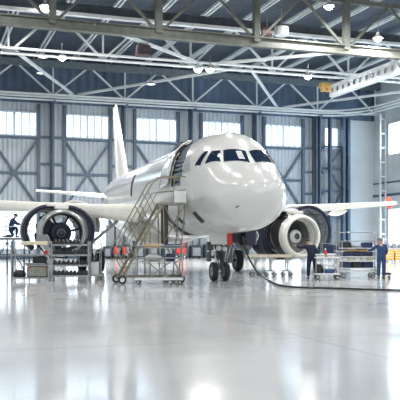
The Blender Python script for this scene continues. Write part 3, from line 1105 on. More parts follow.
nd.grid(nd_fn, 8, 8).build('nose_gear_door', 'nose_paint', plane, smooth=60, solid=0.05)
MB().cbox((0.19, gy - 0.75, 1.78), 0.22, 0.08, 0.68).build('door_edge', 'red_paint', plane, smooth=0)
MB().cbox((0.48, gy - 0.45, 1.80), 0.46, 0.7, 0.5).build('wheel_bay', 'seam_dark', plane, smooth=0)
sb = MB().cbox((0.94, gy - 0.75, 1.76), 0.56, 0.6, 0.62, 0.15).cbox((0.78, gy - 0.9, 1.62), 0.3, 0.3, 0.36, 0.3).cbox((1.16, gy - 0.8, 1.82), 0.2, 0.4, 0.5, -0.2)
sb.build('service_bay_cover', 'cowl_navy', plane, smooth=0)
MB().tube([(1.24, gy - 1.02, 2.0), (1.30, gy - 1.04, 1.85), (1.24, gy - 1.02, 1.65)], 0.03, 6).build('cover_handle', 'bare_metal', plane)

for side in (-1, 1):
    mg = thing('main_gear', None, None)
    mg.parent = plane
    cx, cy = side * 3.79, 16.0
    for dx in (-0.46, 0.46):
        wheel(mg, (cx + dx, cy, 0.585), 0.585, 0.40)
    MB().tube([(cx - 0.5, cy, 0.585), (cx + 0.5, cy, 0.585)], 0.08, 10).tube([(cx, cy, 0.58), (cx + side * 0.1, cy - 0.1, 3.0)], 0.14, 14).build('strut', 'dark_metal', mg)
    MB().tube([(cx, cy, 1.5), (cx - side * 1.4, cy - 0.1, 2.7)], 0.08, 8).build('side_stay', 'light_steel', mg)
    MB().loft([[Vector((cx + side * (0.62 + t_), y, z)) for y, z in ((cy - 0.6, 1.1), (cy + 0.6, 1.1), (cy + 0.75, 2.7), (cy - 0.75, 2.7))] for t_ in (0, 0.05)]).build('gear_door', 'white_paint', mg, smooth=0)

# ------------------------------------------------------------------ ground equipment
def castor(parent, c, r=0.1, m='rubber', wd=0.05, fork=0.06):
    """c = wheel centre in the parent's axes"""
    x, y, z = c
    T = Matrix.Translation(c) @ Matrix.Rotation(R(90), 4, 'Z')
    h = wd / 2
    o = MB().lathe([(r * 0.55, -h), (r * 0.9, -h), (r, -h * 0.5), (r, h * 0.5), (r * 0.9, h), (r * 0.55, h)], 20, T @ Matrix.Rotation(R(90), 4, 'Z')).build('castor', m, parent, smooth=50)
    MB().lathe([(0, -h * 1.1), (r * 0.5, -h * 1.1), (r * 0.56, -h * 0.6), (r * 0.56, h * 0.6), (r * 0.5, h * 1.1), (0, h * 1.1)], 14, T @ Matrix.Rotation(R(90), 4, 'Z')).build('castor_hub', 'white_plastic', o, smooth=40)
    MB().bar((x, y - h - 0.015, z), (x, y - h - 0.015, z + r + fork), 0.03, 0.012).bar((x, y + h + 0.015, z), (x, y + h + 0.015, z + r + fork), 0.03, 0.012).bar((x, y - h - 0.02, z + r + fork), (x, y + h + 0.02, z + r + fork), 0.05, 0.02).build('fork', 'galvanised', o, smooth=0)
    return o


mat('mast_brown', (0.075, 0.065, 0.05), 0.5, 0.3, noise=0.3, nscale=8)
def up(v, z):
    return Vector((v[0], v[1], z))


# ---- access stair at the open door
org = up(at(150, 283, 30.8), 0)
st = thing('access_stair', 'pale yellow steel rolling stair climbing to the open fuselage door', 'stair', org, R(20))
SL = [Vector((-1.22, 0, 0.18)), Vector((0.42, 0, 3.05))]
for dy in (-0.36, 0.36):
    a, b = SL[0] + Vector((0, dy, 0)), SL[1] + Vector((0, dy, 0))
    MB().bar(a, b, 0.045, 0.09).build('stringer', 'yellow_steel', st, smooth=0)
    off = Vector((-0.42, 0, 0.80))
    hr = MB().tube([a + off * 0.1 + (b - a) * 0.12, a + off + (b - a) * 0.12, b + off, b + Vector((0.0, 0, 1.05)), b + Vector((0.95, 0, 1.05))], 0.024, 8)
    hr.build('handrail', 'yellow_steel', st)
    MB().tube([a + off * 0.55 + (b - a) * 0.12, b + off * 0.55, b + Vector((0.95, 0, 0.55))], 0.018, 8).build('mid_rail', 'yellow_steel', st)
    for u in (0.3, 0.5, 0.7, 0.88):
        p = a + (b - a) * u
        MB().tube([p, p + off], 0.018, 8).build('baluster', 'yellow_steel', st)
for i in range(11):
    p = SL[0] + (SL[1] - SL[0]) * ((i + 0.8) / 11.3)
    MB().bar(p + Vector((0, -0.36, 0)), p + Vector((0, 0.36, 0)), 0.17, 0.03).build('tread', 'yellow_steel', st, smooth=0)
pf = MB().box(0.36, 1.36, -0.42, 0.42, 3.02, 3.10)
pf.build('platform', 'olive_crate', st, smooth=0)
MB().cbox((0.62, 0.1, 2.25), 0.22, 0.3, 1.5).build('lift_mast', 'mast_brown', st, smooth=0)
for x, dy in ((1.34, -0.38), (1.34, 0.38), (0.85, -0.38)):
    MB().tube([(x, dy, 3.05), (x, dy, 4.1)], 0.02, 8).build('guard_post', 'yellow_steel', st)
MB().box(0.85, 1.34, -0.40, -0.37, 3.1, 3.55).build('kick_panel', 'white_plastic', st, smooth=0)
for x, x2 in ((-0.10, -0.1), (0.5, 0.42), (1.05, 1.3)):
    for dy in (-0.36, 0.36):
        zt = 1.95 if x < 0 else 3.03
        MB().tube([(x, dy, 0.28), (x2, dy, zt)], 0.026, 8).build('leg', 'yellow_steel', st)
MB().tube([(0.5, -0.36, 1.5), (1.15, -0.36, 0.3)], 0.022, 8).build('cross_brace', 'yellow_steel', st)
MB().tube([(1.15, -0.36, 1.5), (0.47, -0.36, 3.0)], 0.022, 8).build('cross_brace', 'yellow_steel', st)
MB().tube([(0.48, -0.36, 1.6), (1.22, -0.36, 2.95)], 0.022, 8).build('cross_brace', 'yellow_steel', st)
for dy in (-0.36, 0.36):
    MB().bar((-1.2, dy, 0.27), (1.12, dy, 0.27), 0.05, 0.06).build('base_rail', 'yellow_steel', st, smooth=0)
for x in (-1.2, 1.12):
    MB().bar((x, -0.36, 0.27), (x, 0.36, 0.27), 0.05, 0.06).build('base_rail', 'yellow_steel', st, smooth=0)
castor(st, (-1.22, -0.46, 0.165), 0.165, wd=0.08)
castor(st, (0.50, -0.46, 0.15), 0.15, 'white_plastic')
castor(st, (1.10, -0.46, 0.165), 0.165, wd=0.08)
castor(st, (1.10, 0.46, 0.165), 0.165, wd=0.08)
castor(st, (-1.22, 0.46, 0.165), 0.165, wd=0.08)

# ---- low workstand in front of the stair
o2 = Vector((at(159, 285, 29.8).x, 29.8, 0))
ws = thing('workstand', 'low pale rail workstand on small castors standing before the yellow stair', 'workstand', o2, 0)
S2 = 29.8 / F


def wx(px):
    return (px - 159) * S2


def wz(py):
    return (284.5 - py) * S2


for px in (136, 182):
    for dy in (-0.02, 0.75):
        MB().tube([(wx(px), dy, 0.22), (wx(px), dy, wz(246))], 0.022, 8).build('post', 'galvanised', ws)
for py, r in ((246, 0.024), (258, 0.022)):
    for dy in (-0.02, 0.75):
        MB().tube([(wx(136), dy, wz(py)), (wx(182), dy, wz(py))], r, 8).build('rail', 'galvanised', ws)
for px in (136, 182):
    for py in (246, 258):
        MB().tube([(wx(px), -0.02, wz(py)), (wx(px), 0.75, wz(py))], 0.02, 8).build('rail', 'galvanised', ws)
MB().box(wx(135), wx(183), -0.06, 0.8, 0.16, 0.24).build('base_deck', 'white_plastic', ws, smooth=0)
MB().box(wx(140), wx(180), 0.05, 0.7, wz(248.5), wz(247.6)).build('upper_deck', 'galvanised', ws, smooth=0)
MB().box(wx(139), wx(178), 0.1, 0.7, wz(262.5), wz(261.5)).build('lower_deck', 'galvanised', ws, smooth=0)
for px in (138, 180):
    for dy in (0.02, 0.72):
        castor(ws, (wx(px), dy, 0.075), 0.075, wd=0.04, fork=0.02)
MB().tube([(wx(146), 0.36, wz(262)), (wx(170), 0.36, wz(280))], 0.02, 8).tube([(wx(170), 0.36, wz(262)), (wx(146), 0.36, wz(280))], 0.02, 8).build('scissor_arm', 'galvanised', ws)


def loose(name, mb, m, label, cat, loc=(0, 0, 0), group=None, smooth=30, rz=0.0):
    o = mb.build(name, m, None, smooth=smooth)
    o.location = loc
    o.rotation_euler = (0, 0, rz)
    return tag(o, label, cat, group)



top = wz(247.6)
loose('yellow_plank', MB().cbox((0, 0, 0.045), 0.68, 0.3, 0.09).cbox((0, 0, 0.11), 0.6, 0.2, 0.05), 'ochre', 'dull yellow tray lying on the low workstand before the stair', 'tray', o2 + Vector((wx(152), 0.4, top)))
tr = MB()
tr.box(-0.3, 0.3, -0.2, 0.2, 0, 0.02)
for x0, x1, y0, y1 in ((-0.3, 0.3, -0.2, -0.18), (-0.3, 0.3, 0.18, 0.2), (-0.3, -0.28, -0.2, 0.2), (0.28, 0.3, -0.2, 0.2)):
    tr.box(x0, x1, y0, y1, 0, 0.13)
loose('blue_tray', tr, 'blue_bin', 'shallow blue tray beside the yellow tray on the low workstand', 'tray', o2 + Vector((wx(172), 0.4, top)), smooth=0)
bz = wz(261.5)
bd = MB().tube([(-0.3, 0, 0.13), (-0.1, 0.02, 0.15), (0.1, -0.02, 0.14), (0.3, 0, 0.13)], [0.06, 0.14, 0.13, 0.07], 12)
loose('white_bundle', bd, 'white_plastic', 'white wrapped bundle on the lower deck of the low workstand', 'bundle', o2 + Vector((wx(153), 0.4, bz)), smooth=60)
loose('parts_box', MB().cbox((0, 0, 0.14), 0.34, 0.34, 0.28), 'navy_plastic', 'dark navy parts box beside the white bundle on the low workstand', 'box', o2 + Vector((wx(170), 0.4, bz)), smooth=0)

# ---- parts racks on the left
SR = 32.4 / F


def rack(name, label, px0, px1, tops, shelves, depth, rz=0.0, y=32.2, board='galvanised', skip=()):
    org = Vector(((px0 - 200) * y / F, y, 0))
    t = thing(name, label, 'rack', org, rz, 'parts racks by the left engine')
    w = (px1 - px0) * y / F
    for x in (0, w):
        for dy in (0, depth):
            MB().bar((x, dy, 0), (x, dy, tops), 0.055, 0.055).build('post', 'galvanised', t, smooth=0)
    for z in shelves:
        for dy in (0, depth):
            MB().bar((0, dy, z), (w, dy, z), 0.03, 0.055).build('rail', 'galvanised', t, smooth=0)
        for x in (0, w):
            MB().bar((x, 0, z), (x, depth, z), 0.03, 0.05).build('rail', 'galvanised', t, smooth=0)
        if z not in skip:
            MB().box(0.02, w - 0.02, 0.02, depth - 0.02, z + 0.02, z + 0.045).build('shelf', board, t, smooth=0)
    return org, w


def rz_(py, d):
    return EYE + (HZ - py) / F * d


dA = 32.2
A, wA = rack('parts_rack', 'steel parts rack carrying a cream board on top and an olive crate below', 11.5, 48.5, 1.62, (0.12, 1.06), 0.62, y=dA, skip=(1.06,))
mA = lambda px: (px - 11.5) * dA / F
loose('cream_board', MB().cbox((0, 0, 0.075), mA(49) - mA(22), 0.6, 0.15), 'cream_board', 'thick cream board lying across the top of the left parts rack', 'board', A + Vector(((mA(49) + mA(22)) / 2 - 0.05, 0.31, 1.46)), smooth=0)
MBc = MB()
crx0, crx1 = mA(25), mA(48)
ct = thing('storage_crate', 'olive metal crate with a lid on the bottom shelf of the left rack', 'crate', A + Vector(((crx0 + crx1) / 2, 0.31, 0.165)), 0)
hw_ = (crx1 - crx0) / 2 - 0.04
MB().cbox((0, 0, 0.22), hw_ * 2, 0.5, 0.44).build('body', 'olive_crate', ct, smooth=0)
MB().cbox((0, 0, 0.47), hw_ * 2 + 0.04, 0.53, 0.06).build('lid', 'galvanised', ct, smooth=0)
MB().tube([(-0.12, -0.25, 0.28), (-0.12, -0.29, 0.24), (0.12, -0.29, 0.24), (0.12, -0.25, 0.28)], 0.012, 6).build('handle', 'galvanised', ct)
for dx in (-0.25, 0.25):
    MB().cbox((dx, -0.26, 0.4), 0.05, 0.03, 0.09).build('latch', 'red_paint', ct, smooth=0)
bg_ = MB()
bg_.loft([[Vector((0.26 * s_ * math.cos(2 * PI * k / 16) * (1 + 0.08 * math.sin(3 * k)), 0.2 * s_ * math.sin(2 * PI * k / 16), z)) for k in range(16)] for z, s_ in ((0.0, 0.85), (0.06, 1.0), (0.16, 0.98), (0.24, 0.75), (0.29, 0.35))])
bt = thing('duffel_bag', 'slumped black bag on the bottom shelf left of the olive crate', 'bag', A + Vector((mA(18), 0.31, 0.165)), 0)
bg_.build('body', 'black_plastic', bt, smooth=60)
MB().tube([(-0.15, 0, 0.27), (-0.1, -0.02, 0.36), (0.1, -0.02, 0.36), (0.15, 0, 0.27)], 0.018, 6).build('strap', 'black_plastic', bt)
# middle shelf of the left rack: folded dark cover, red cap, tray
MB_ = MB().cbox((0, 0, 0.0), 0.62, 0.4, 0.08)
sh = MB().box(mA(22), mA(48), 0.04, 0.58, 0.86, 0.885)
loose('grey_tray', MB().cbox((0, 0, 0.03), 0.9, 0.5, 0.06), 'grey_cloth', 'flat grey tray resting on the lid of the olive crate', 'tray', A + Vector(((crx0 + crx1) / 2 - 0.1, 0.31, 0.67)), smooth=0)
eq = MB().cbox((0, 0, 0.13), 0.55, 0.36, 0.26).cbox((0.1, 0, 0.3), 0.25, 0.3, 0.1)
loose('equipment_case', eq, 'black_plastic', 'black equipment case standing on the grey tray over the olive crate', 'case', A + Vector((mA(38.5), 0.31, 0.735)), smooth=0)
loose('red_beacon', MB().lathe([(0, 0.0), (0.10, 0.0), (0.11, 0.05), (0.10, 0.12), (0.04, 0.15), (0, 0.15)], 18, Matrix.Rotation(R(90), 4, 'X') ), 'red_paint', 'round red beacon on the edge of the black case in the left rack', 'beacon', A + Vector((mA(45.3), 0.20, 1.09)))
# grey cloth cover leaning on the cream board before the near engine
cl = MB()
cl.loft([[Vector((sx * w_, y_, z)) for sx, y_ in ((-1, -0.16), (1, -0.16), (1, 0.16), (-1, 0.16))] for z, w_ in ((0.0, 0.27), (0.06, 0.255), (0.22, 0.19), (0.27, 0.13))])
loose('grey_cover', cl, 'grey_cloth', 'grey trapezoid padded cover standing on the cream board', 'cover', A + Vector((mA(41.5), 0.33, 1.613)), smooth=0)

dB = 32.2
B, wB = rack('parts_rack', 'steel parts rack with rows of black wedge brackets before the left engine', 51.5, 88.5, 1.62, (0.20, 0.62, 1.04, 1.45), 0.55, y=dB)
bk = MB()
bk.loft([[Vector((x, y, z)) for x, z in ((-0.07, 0), (0.07, 0), (0.07, 0.07), (0.025, 0.17), (-0.005, 0.19), (-0.03, 0.15), (-0.07, 0.09))] for y in (-0.16, 0.16)])
bproto = bk.build('wedge_bracket', 'black_plastic', None, smooth=0)
rows = [(0.20, 'lowest shelf', 9), (0.62, 'second shelf from the floor', 8), (1.04, 'third shelf from the floor', 9), (1.45, 'topmost shelf', 7)]
first = True
for z, nm, n in rows:
    for i in range(n):
        o = bproto if first else bproto.copy()
        if not first:
            C.objects.link(o)
        first = False
        o.location = B + Vector((0.11 + i * (wB - 0.22) / (n - 1 if n > 7 else n + 1), 0.2 + 0.02 * math.sin(i * 2.1), z + 0.046))
        tag(o, 'black wedge bracket in the row on the %s of the rack' % nm, 'bracket', 'brackets on the ' + nm)
# larger piece on the third shelf and clear tube
loose('drive_shaft', MB().tube([(-0.42, 0, 0.08), (-0.2, 0.0, 0.16), (0.2, 0, 0.24), (0.42, 0, 0.30)], [0.05, 0.08, 0.07, 0.05], 12), 'dark_metal', 'dark cylindrical part lying tilted behind the brackets on the third shelf of the steel rack', 'part', B + Vector((0.55, 0.45, 1.10)))

# white bin and posts right of the rack
pt = thing('rail_trolley', 'small galvanised rail trolley with a white drum right of the bracket rack', 'trolley', Vector(((94 - 200) * 33.0 / F, 33.0, 0)), 0)
for dx in (-0.24, 0.24):
    for dy in (0, 0.45):
        MB().tube([(dx, dy, 0.15), (dx, dy, 1.55)], 0.02, 8).build('post', 'galvanised', pt)
for z in (0.75, 1.15, 1.5):
    MB().tube([(-0.24, 0, z), (0.24, 0, z), (0.24, 0.45, z), (-0.24, 0.45, z)], 0.018, 8, closed=True).build('rail', 'galvanised', pt)
MB().box(-0.28, 0.28, -0.03, 0.5, 0.16, 0.21).build('deck', 'galvanised', pt, smooth=0)
for dx in (-0.22, 0.22):
    for dy in (0.02, 0.45):
        castor(pt, (dx, dy, 0.07), 0.07, wd=0.04, fork=0.02)
loose('white_drum', MB().lathe([(0, 0), (0.16, 0), (0.17, 0.02), (0.17, 0.5), (0.15, 0.52), (0, 0.52)], 24, Matrix.Rotation(R(90), 4, 'X')), 'white_plastic', 'white plastic drum on the small rail trolley right of the bracket rack', 'drum', Vector(((94 - 200) * 33.0 / F, 33.22, 0.21)), smooth=50)

# ---- high work platform at the far left
dP = 40.0
zp = rz_(237.5, dP)
Pp = Vector(((-10 - 200) * dP / F, dP, 0))
wp = thing('work_platform', 'tall railed work platform left of the near engine', 'platform', Pp, 0)
kx = lambda px: (px + 10) * dP / F
MB().box(0, kx(24.5), 0, 1.3, zp - 0.13, zp).build('deck', 'cabinet_grey', wp, smooth=0)
for px in (-9, 7, 24):
    for dy in (0.04, 1.26):
        MB().bar((kx(px), dy, 0.0), (kx(px), dy, zp - 0.13), 0.07).build('leg', 'blue_steel', wp, smooth=0)
for px in (-9, 5, 23.5):
    for dy in (0.04,):
        MB().tube([(kx(px), dy, zp), (kx(px), dy, zp + 1.05)], 0.025, 8).build('guard_post', 'light_steel', wp)
for z in (0.55, 1.05):
    MB().tube([(0.02, 0.04, zp + z), (kx(24), 0.04, zp + z)], 0.024, 8).build('guard_rail', 'light_steel', wp)
MB().tube([(kx(-9), 0.04, 0.2), (kx(7), 0.04, zp - 0.2)], 0.03, 8).build('cross_brace', 'blue_steel', wp)
MB().tube([(kx(7), 0.04, zp - 0.2), (kx(24), 0.04, 0.2)], 0.03, 8).build('cross_brace', 'blue_steel', wp)
MB().bar((0, 0.04, 0.95), (kx(24), 0.04, 0.95), 0.05).build('tie_rail', 'blue_steel', wp, smooth=0)


# ------------------------------------------------------------------ people
def skin_mesh(name, chains, m, parent=None, sub=1):
    """chains: lists of (point, radius) or (point, rx, ry); the first point of a later chain may be an index into the first chain."""
    vs, es, rad, roots = [], [], [], []
    key = {}
    for ch in chains:
        prev = None
        for it in ch:
            if isinstance(it, str):
                prev = key[it]
                continue
            nm = None
            if isinstance(it[0], str):
                nm, it = it[0], it[1:]
            p, r = it[0], it[1]
            r2 = it[2] if len(it) > 2 else r
            vs.append(tuple(p))
            rad.append((r, r2))
            k = len(vs) - 1
            if nm:
                key[nm] = k
            if prev is not None:
                es.append((prev, k))
            else:
                roots.append(k)
            prev = k
    me = bpy.data.meshes.new(name)
    me.from_pydata(vs, es, [])
    import bmesh
    bm = bmesh.new()
    bm.from_mesh(me)
    ly = bm.verts.layers.skin.verify()
    for k, v in enumerate(bm.verts):
        v[ly].radius = rad[k]
        v[ly].use_root = k in roots
    bm.to_mesh(me)
    bm.free()
    o = bpy.data.objects.new(name, me)
    C.objects.link(o)
    md = o.modifiers.new('skin', 'SKIN')
    md.use_smooth_shade = True
    sb_ = o.modifiers.new('smooth', 'SUBSURF')
    sb_.levels = sub
    sb_.render_levels = sub + 1
    me.materials.append(MATS[m])
    if parent:
        o.parent = parent
    return o


def person(label, loc, rz, J, cloth, hair_m, facing):
    """J: joint positions in the figure's own axes; facing: unit vector the face looks along."""
    t = thing('person', label, 'person', loc, rz, 'mechanics at work')
    J = {k: Vector(v) for k, v in J.items()}
    fdir = Vector(facing).normalized()
    nk, hd = J['neck'], J['head']
    upv = (hd - nk).normalized()
    side = fdir.cross(upv).normalized()
    ch = [[('pel', J['pelvis'], 0.15, 0.12), ('wst', J['waist'], 0.135, 0.10), ('chs', J['chest'], 0.165, 0.11), ('nkb', J['neck'], 0.065), (hd - upv * 0.07 + fdir * 0.01, 0.075), ('hed', hd, 0.088, 0.098), (hd + upv * 0.075, 0.075), (hd + upv * 0.115, 0.04)]]
    for s_ in 'lr':
        ch.append(['chs', (J['sh' + s_], 0.068), (J['el' + s_], 0.048), (J['wr' + s_], 0.034), ('h' + s_, J['ha' + s_], 0.038, 0.022)])
        ch.append(['pel', (J['hp' + s_], 0.098), (J['kn' + s_], 0.064), (J['an' + s_], 0.045), (J['to' + s_], 0.036)])
        hp, wr = J['ha' + s_], J['wr' + s_]
        d = (hp - wr).normalized()
        sd = d.cross(fdir)
        sd = sd.normalized() if sd.length > 0.1 else d.orthogonal().normalized()
        nrm = sd.cross(d)
        for i, ln in enumerate((0.068, 0.078, 0.072, 0.056)):
            b = hp + sd * (0.028 - 0.019 * i)
            ch.append([(b - d * 0.01, 0.009), (b + d * ln * 0.55 + nrm * 0.004, 0.0085), (b + d * ln * 0.9 + nrm * 0.022, 0.0075)])
        b = hp - d * 0.035 + sd * 0.03
        ch.append([(b, 0.011), (b + sd * 0.025 + d * 0.03, 0.010), (b + sd * 0.03 + d * 0.058 + nrm * 0.012, 0.008)])
    # nose and ears grow from the head
    ch.append(['hed', (hd + fdir * 0.098 - upv * 0.01, 0.016), (hd + fdir * 0.122 - upv * 0.03, 0.012)])
    for sg in (-1, 1):
        ch.append(['hed', (hd + side * sg * 0.088 - upv * 0.01, 0.018), (hd + side * sg * 0.104 - fdir * 0.012, 0.016, 0.026)])
    skin_mesh('body', ch, 'skin', t)
    for sg in (-1, 1):
        T = Matrix.Translation(hd + fdir * 0.088 + side * sg * 0.032 + upv * 0.012)
        MB().lathe([(0, -0.011), (0.008, -0.007), (0.011, 0), (0.008, 0.007), (0, 0.011)], 10, T).build('eye', 'hair', t, smooth=60)
    ov = [[('pel', J['pelvis'], 0.175, 0.145), ('wst', J['waist'], 0.165, 0.125), ('chs', J['chest'], 0.195, 0.135), (J['chest'].lerp(nk, 0.75), 0.085)]]
    for s_ in 'lr':
        ov.append(['chs', (J['sh' + s_], 0.090), (J['el' + s_], 0.066), (J['el' + s_].lerp(J['wr' + s_], 0.92), 0.050)])
        ov.append(['pel', (J['hp' + s_], 0.122), (J['kn' + s_], 0.086), (J['kn' + s_].lerp(J['an' + s_], 0.95), 0.072)])
    skin_mesh('overalls', ov, cloth, t)
    for s_ in 'lr':
        a, b = J['an' + s_], J['to' + s_]
        dd = Vector((b.x - a.x, b.y - a.y, 0))
        dd = dd.normalized() if dd.length > 1e-3 else Vector((0, 1, 0))
        z0 = min(a.z, b.z) - 0.035
        skin_mesh('shoe', [[(Vector((a.x, a.y, z0 + 0.045)) - dd * 0.05, 0.05, 0.048), (Vector((a.x, a.y, z0 + 0.05)) + dd * 0.06, 0.052, 0.05), (Vector((a.x, a.y, z0 + 0.04)) + dd * 0.17, 0.045, 0.036)]], 'black_plastic', t)
    # hair cap
    hm = MB()
    n = 14

    def hf(u, v):
        th, ph = PI * 0.60 * u, 2 * PI * v
        loc = Vector((math.sin(th) * math.cos(ph), math.sin(th) * math.sin(ph), math.cos(th)))
        return hd + upv * 0.022 - fdir * 0.018 + side * loc.x * 0.094 + fdir * loc.y * 0.108 + upv * loc.z * 0.108
    hm.grid(hf, 8, 20).build('hair', hair_m, t, smooth=80)
    return t


STAND = dict(pelvis=(0, 0, 0.95), waist=(0, 0, 1.12), chest=(0, 0, 1.32), neck=(0, 0, 1.50), head=(0, 0, 1.645),
             shl=(-0.19, 0, 1.42), ell=(-0.26, 0.05, 1.14), wrl=(-0.24, 0.2, 0.92), hal=(-0.23, 0.25, 0.86),
             shr=(0.19, 0, 1.42), elr=(0.26, 0.05, 1.14), wrr=(0.24, 0.2, 0.92), har=(0.23, 0.25, 0.86),
             hpl=(-0.10, 0, 0.90), knl=(-0.11, 0.03, 0.49), anl=(-0.11, 0, 0.08), tol=(-0.12, 0.14, 0.04),
             hpr=(0.10, 0, 0.90), knr=(0.11, 0.03, 0.49), anr=(0.11, 0, 0.08), tor=(0.12, 0.14, 0.04))

# mechanic at the right engine: back to us, leaning left into the inlet
pA = dict(STAND)
pA.update(waist=(-0.02, 0.06, 1.12), chest=(-0.06, 0.16, 1.31), neck=(-0.10, 0.25, 1.47), head=(-0.14, 0.33, 1.60),
          shl=(-0.25, 0.14, 1.38), ell=(-0.45, 0.28, 1.33), wrl=(-0.62, 0.45, 1.42), hal=(-0.69, 0.50, 1.44),
          shr=(0.13, 0.17, 1.38), elr=(0.24, 0.24, 1.12), wrr=(0.20, 0.44, 1.02), har=(0.19, 0.51, 1.0),
          hpl=(-0.11, 0, 0.90), knl=(-0.14, 0.04, 0.49), anl=(-0.16, 0, 0.08), tol=(-0.18, 0.14, 0.04),
          hpr=(0.11, 0, 0.90), knr=(0.14, 0.03, 0.49), anr=(0.16, -0.02, 0.08), tor=(0.19, 0.12, 0.04))
person('mechanic in navy overalls, back turned, reaching left into the right engine', on_floor(312, 279), 0, pA, 'overall_navy', 'hair', (-0.35, 0.9, -0.25))
pB = dict(STAND)
pB.update(chest=(-0.02, 0.04, 1.32), neck=(-0.03, 0.08, 1.50), head=(-0.05, 0.13, 1.64),
          shl=(-0.19, 0.06, 1.41), ell=(-0.38, 0.16, 1.24), wrl=(-0.56, 0.24, 1.22), hal=(-0.63, 0.26, 1.21),
          shr=(0.18, 0.02, 1.41), elr=(0.25, 0.08, 1.13), wrr=(0.16, 0.28, 0.98), har=(0.13, 0.34, 0.96))
person('mechanic in blue overalls standing at the right end of the parts carts', on_floor(381.5, 279), 0, pB, 'overall_blue', 'hair_grey', (-0.6, 0.78, -0.15))
# mechanic kneeling on the high platform
pC = dict(pelvis=(0, 0, 0.50), waist=(0.03, 0, 0.66), chest=(0.10, 0, 0.84), neck=(0.20, -0.02, 0.98), head=(0.28, -0.03, 1.10),
          shl=(0.10, 0.19, 0.91), ell=(0.30, 0.22, 0.72), wrl=(0.50, 0.16, 0.68), hal=(0.57, 0.14, 0.68),
          shr=(0.12, -0.19, 0.91), elr=(0.32, -0.24, 0.70), wrr=(0.53, -0.18, 0.64), har=(0.60, -0.16, 0.63),
          hpl=(0.0, 0.10, 0.46), knl=(0.32, 0.12, 0.48), anl=(0.26, 0.12, 0.09), tol=(0.40, 0.12, 0.045),
          hpr=(0.0, -0.10, 0.45), knr=(0.16, -0.13, 0.07), anr=(-0.24, -0.12, 0.09), tor=(-0.34, -0.12, 0.045))
person('mechanic in blue overalls kneeling on the railed platform, bent to the right', Vector(((10 - 200) * 40.6 / F, 40.7, zp + 0.0)), 0, pC, 'overall_blue', 'hair', (0.9, -0.2, -0.35))

# ------------------------------------------------------------------ right-hand carts
def cart(name, label, px0, px1, d, depth, decks, tops, post_m='galvanised', deck_m='white_plastic', rz=0.0, wheels=0.09, lip=0.06):
    org = Vector(((px0 - 200) * d / F, d, 0))
    t = thing(name, label, 'cart', org, rz, 'parts carts by the right engine')
    w = (px1 - px0) * d / F
    zb = min(decks)
    for x in (0.03, w - 0.03):
        for dy in (0.03, depth - 0.03):
            MB().bar((x, dy, zb - 0.02), (x, dy, tops), 0.04, 0.04).build('post', post_m, t, smooth=0)
    for z in decks:
        MB().box(0, w, 0, depth, z - lip, z).build('deck', deck_m, t, smooth=0)
    MB().tube([(0.03, 0.03, tops), (w - 0.03, 0.03, tops), (w - 0.03, depth - 0.03, tops), (0.03, depth - 0.03, tops)], 0.018, 8, closed=True).build('top_rail', post_m, t)
    for x in (0.1, w - 0.1):
        for dy in (0.06, depth - 0.06):
            castor(t, (x, dy, wheels), wheels, wd=0.05, fork=zb - 0.06 - 2 * wheels)
    return org, w


d1 = 33.6
C1, w1 = cart('parts_cart', 'small white-decked parts cart right beside the navy mechanic', 315.5, 340, d1, 0.6, (0.26, 0.95), 1.02)
d2 = 35.2
C2, w2 = cart('parts_cart', 'long parts cart stacked with rolls, between the two standing mechanics', 341.5, 375.5, d2, 0.8, (0.30, 0.44, 0.76, 0.95, 1.32), 1.62, lip=0.03)


def put(C_, px, d, dy, z):
    return Vector(((px - 200) * d / F, C_.y + dy, z))


loose('blue_bin', MB().cbox((0, 0, 0.09), 0.34, 0.36, 0.18), 'blue_bin', 'blue bin on the lower deck of the small cart', 'bin', put(C1, 330, d1, 0.3, 0.26), smooth=0)
loose('navy_bag', MB().loft([[Vector((0.2 * s_ * math.cos(2 * PI * k / 14), 0.2 * s_ * math.sin(2 * PI * k / 14), z)) for k in range(14)] for z, s_ in ((0, 0.9), (0.1, 1.0), (0.25, 0.9), (0.38, 0.45))]), 'black_plastic', 'black sack slumped at the left on the lower deck of the small cart', 'bag', put(C1, 320, d1, 0.3, 0.26), smooth=60)
for px, wd_, lab in ((321.0, 0.34, 'white carton at the left end of the small cart top'), (331.5, 0.3, 'white carton at the right end of the small cart top')):
    loose('white_carton', MB().cbox((0, 0, 0.06), wd_, 0.4, 0.12), 'white_plastic', lab, 'carton', put(C1, px, d1, 0.3, 0.95), smooth=0, group='white cartons on the small cart')
rp = MB().lathe([(0, 0), (0.05, 0), (0.05, 0.3), (0.03, 0.34), (0, 0.34)], 16, Matrix.Rotation(R(90), 4, 'X'))
sbt = thing('spray_bottle', 'red spray bottle with a white cap on the small cart top', 'bottle', put(C1, 326.3, d1, 0.25, 0.95), 0)
MB().lathe([(0, 0), (0.055, 0), (0.06, -0.02), (0.06, -0.24), (0.03, -0.29), (0, -0.29)], 16, Matrix.Rotation(R(90), 4, 'X') @ Matrix.Scale(-1, 4, (0, 1, 0))).build('body', 'red_paint', sbt)
MB().lathe([(0, -0.29), (0.03, -0.29), (0.03, -0.36), (0, -0.37)], 12, Matrix.Rotation(R(90), 4, 'X') @ Matrix.Scale(-1, 4, (0, 1, 0))).build('cap', 'white_plastic', sbt)
loose('folded_stand', MB().bar((-0.15, 0, 0.02), (0.0, 0, 0.5), 0.05).bar((0.15, 0, 0.02), (0.0, 0, 0.5), 0.05).bar((-0.08, 0, 0.25), (0.08, 0, 0.25), 0.04), 'white_plastic', 'white V-shaped folding stand leaning in the small cart', 'stand', put(C1, 336.2, d1, 0.25, 0.26), smooth=0)

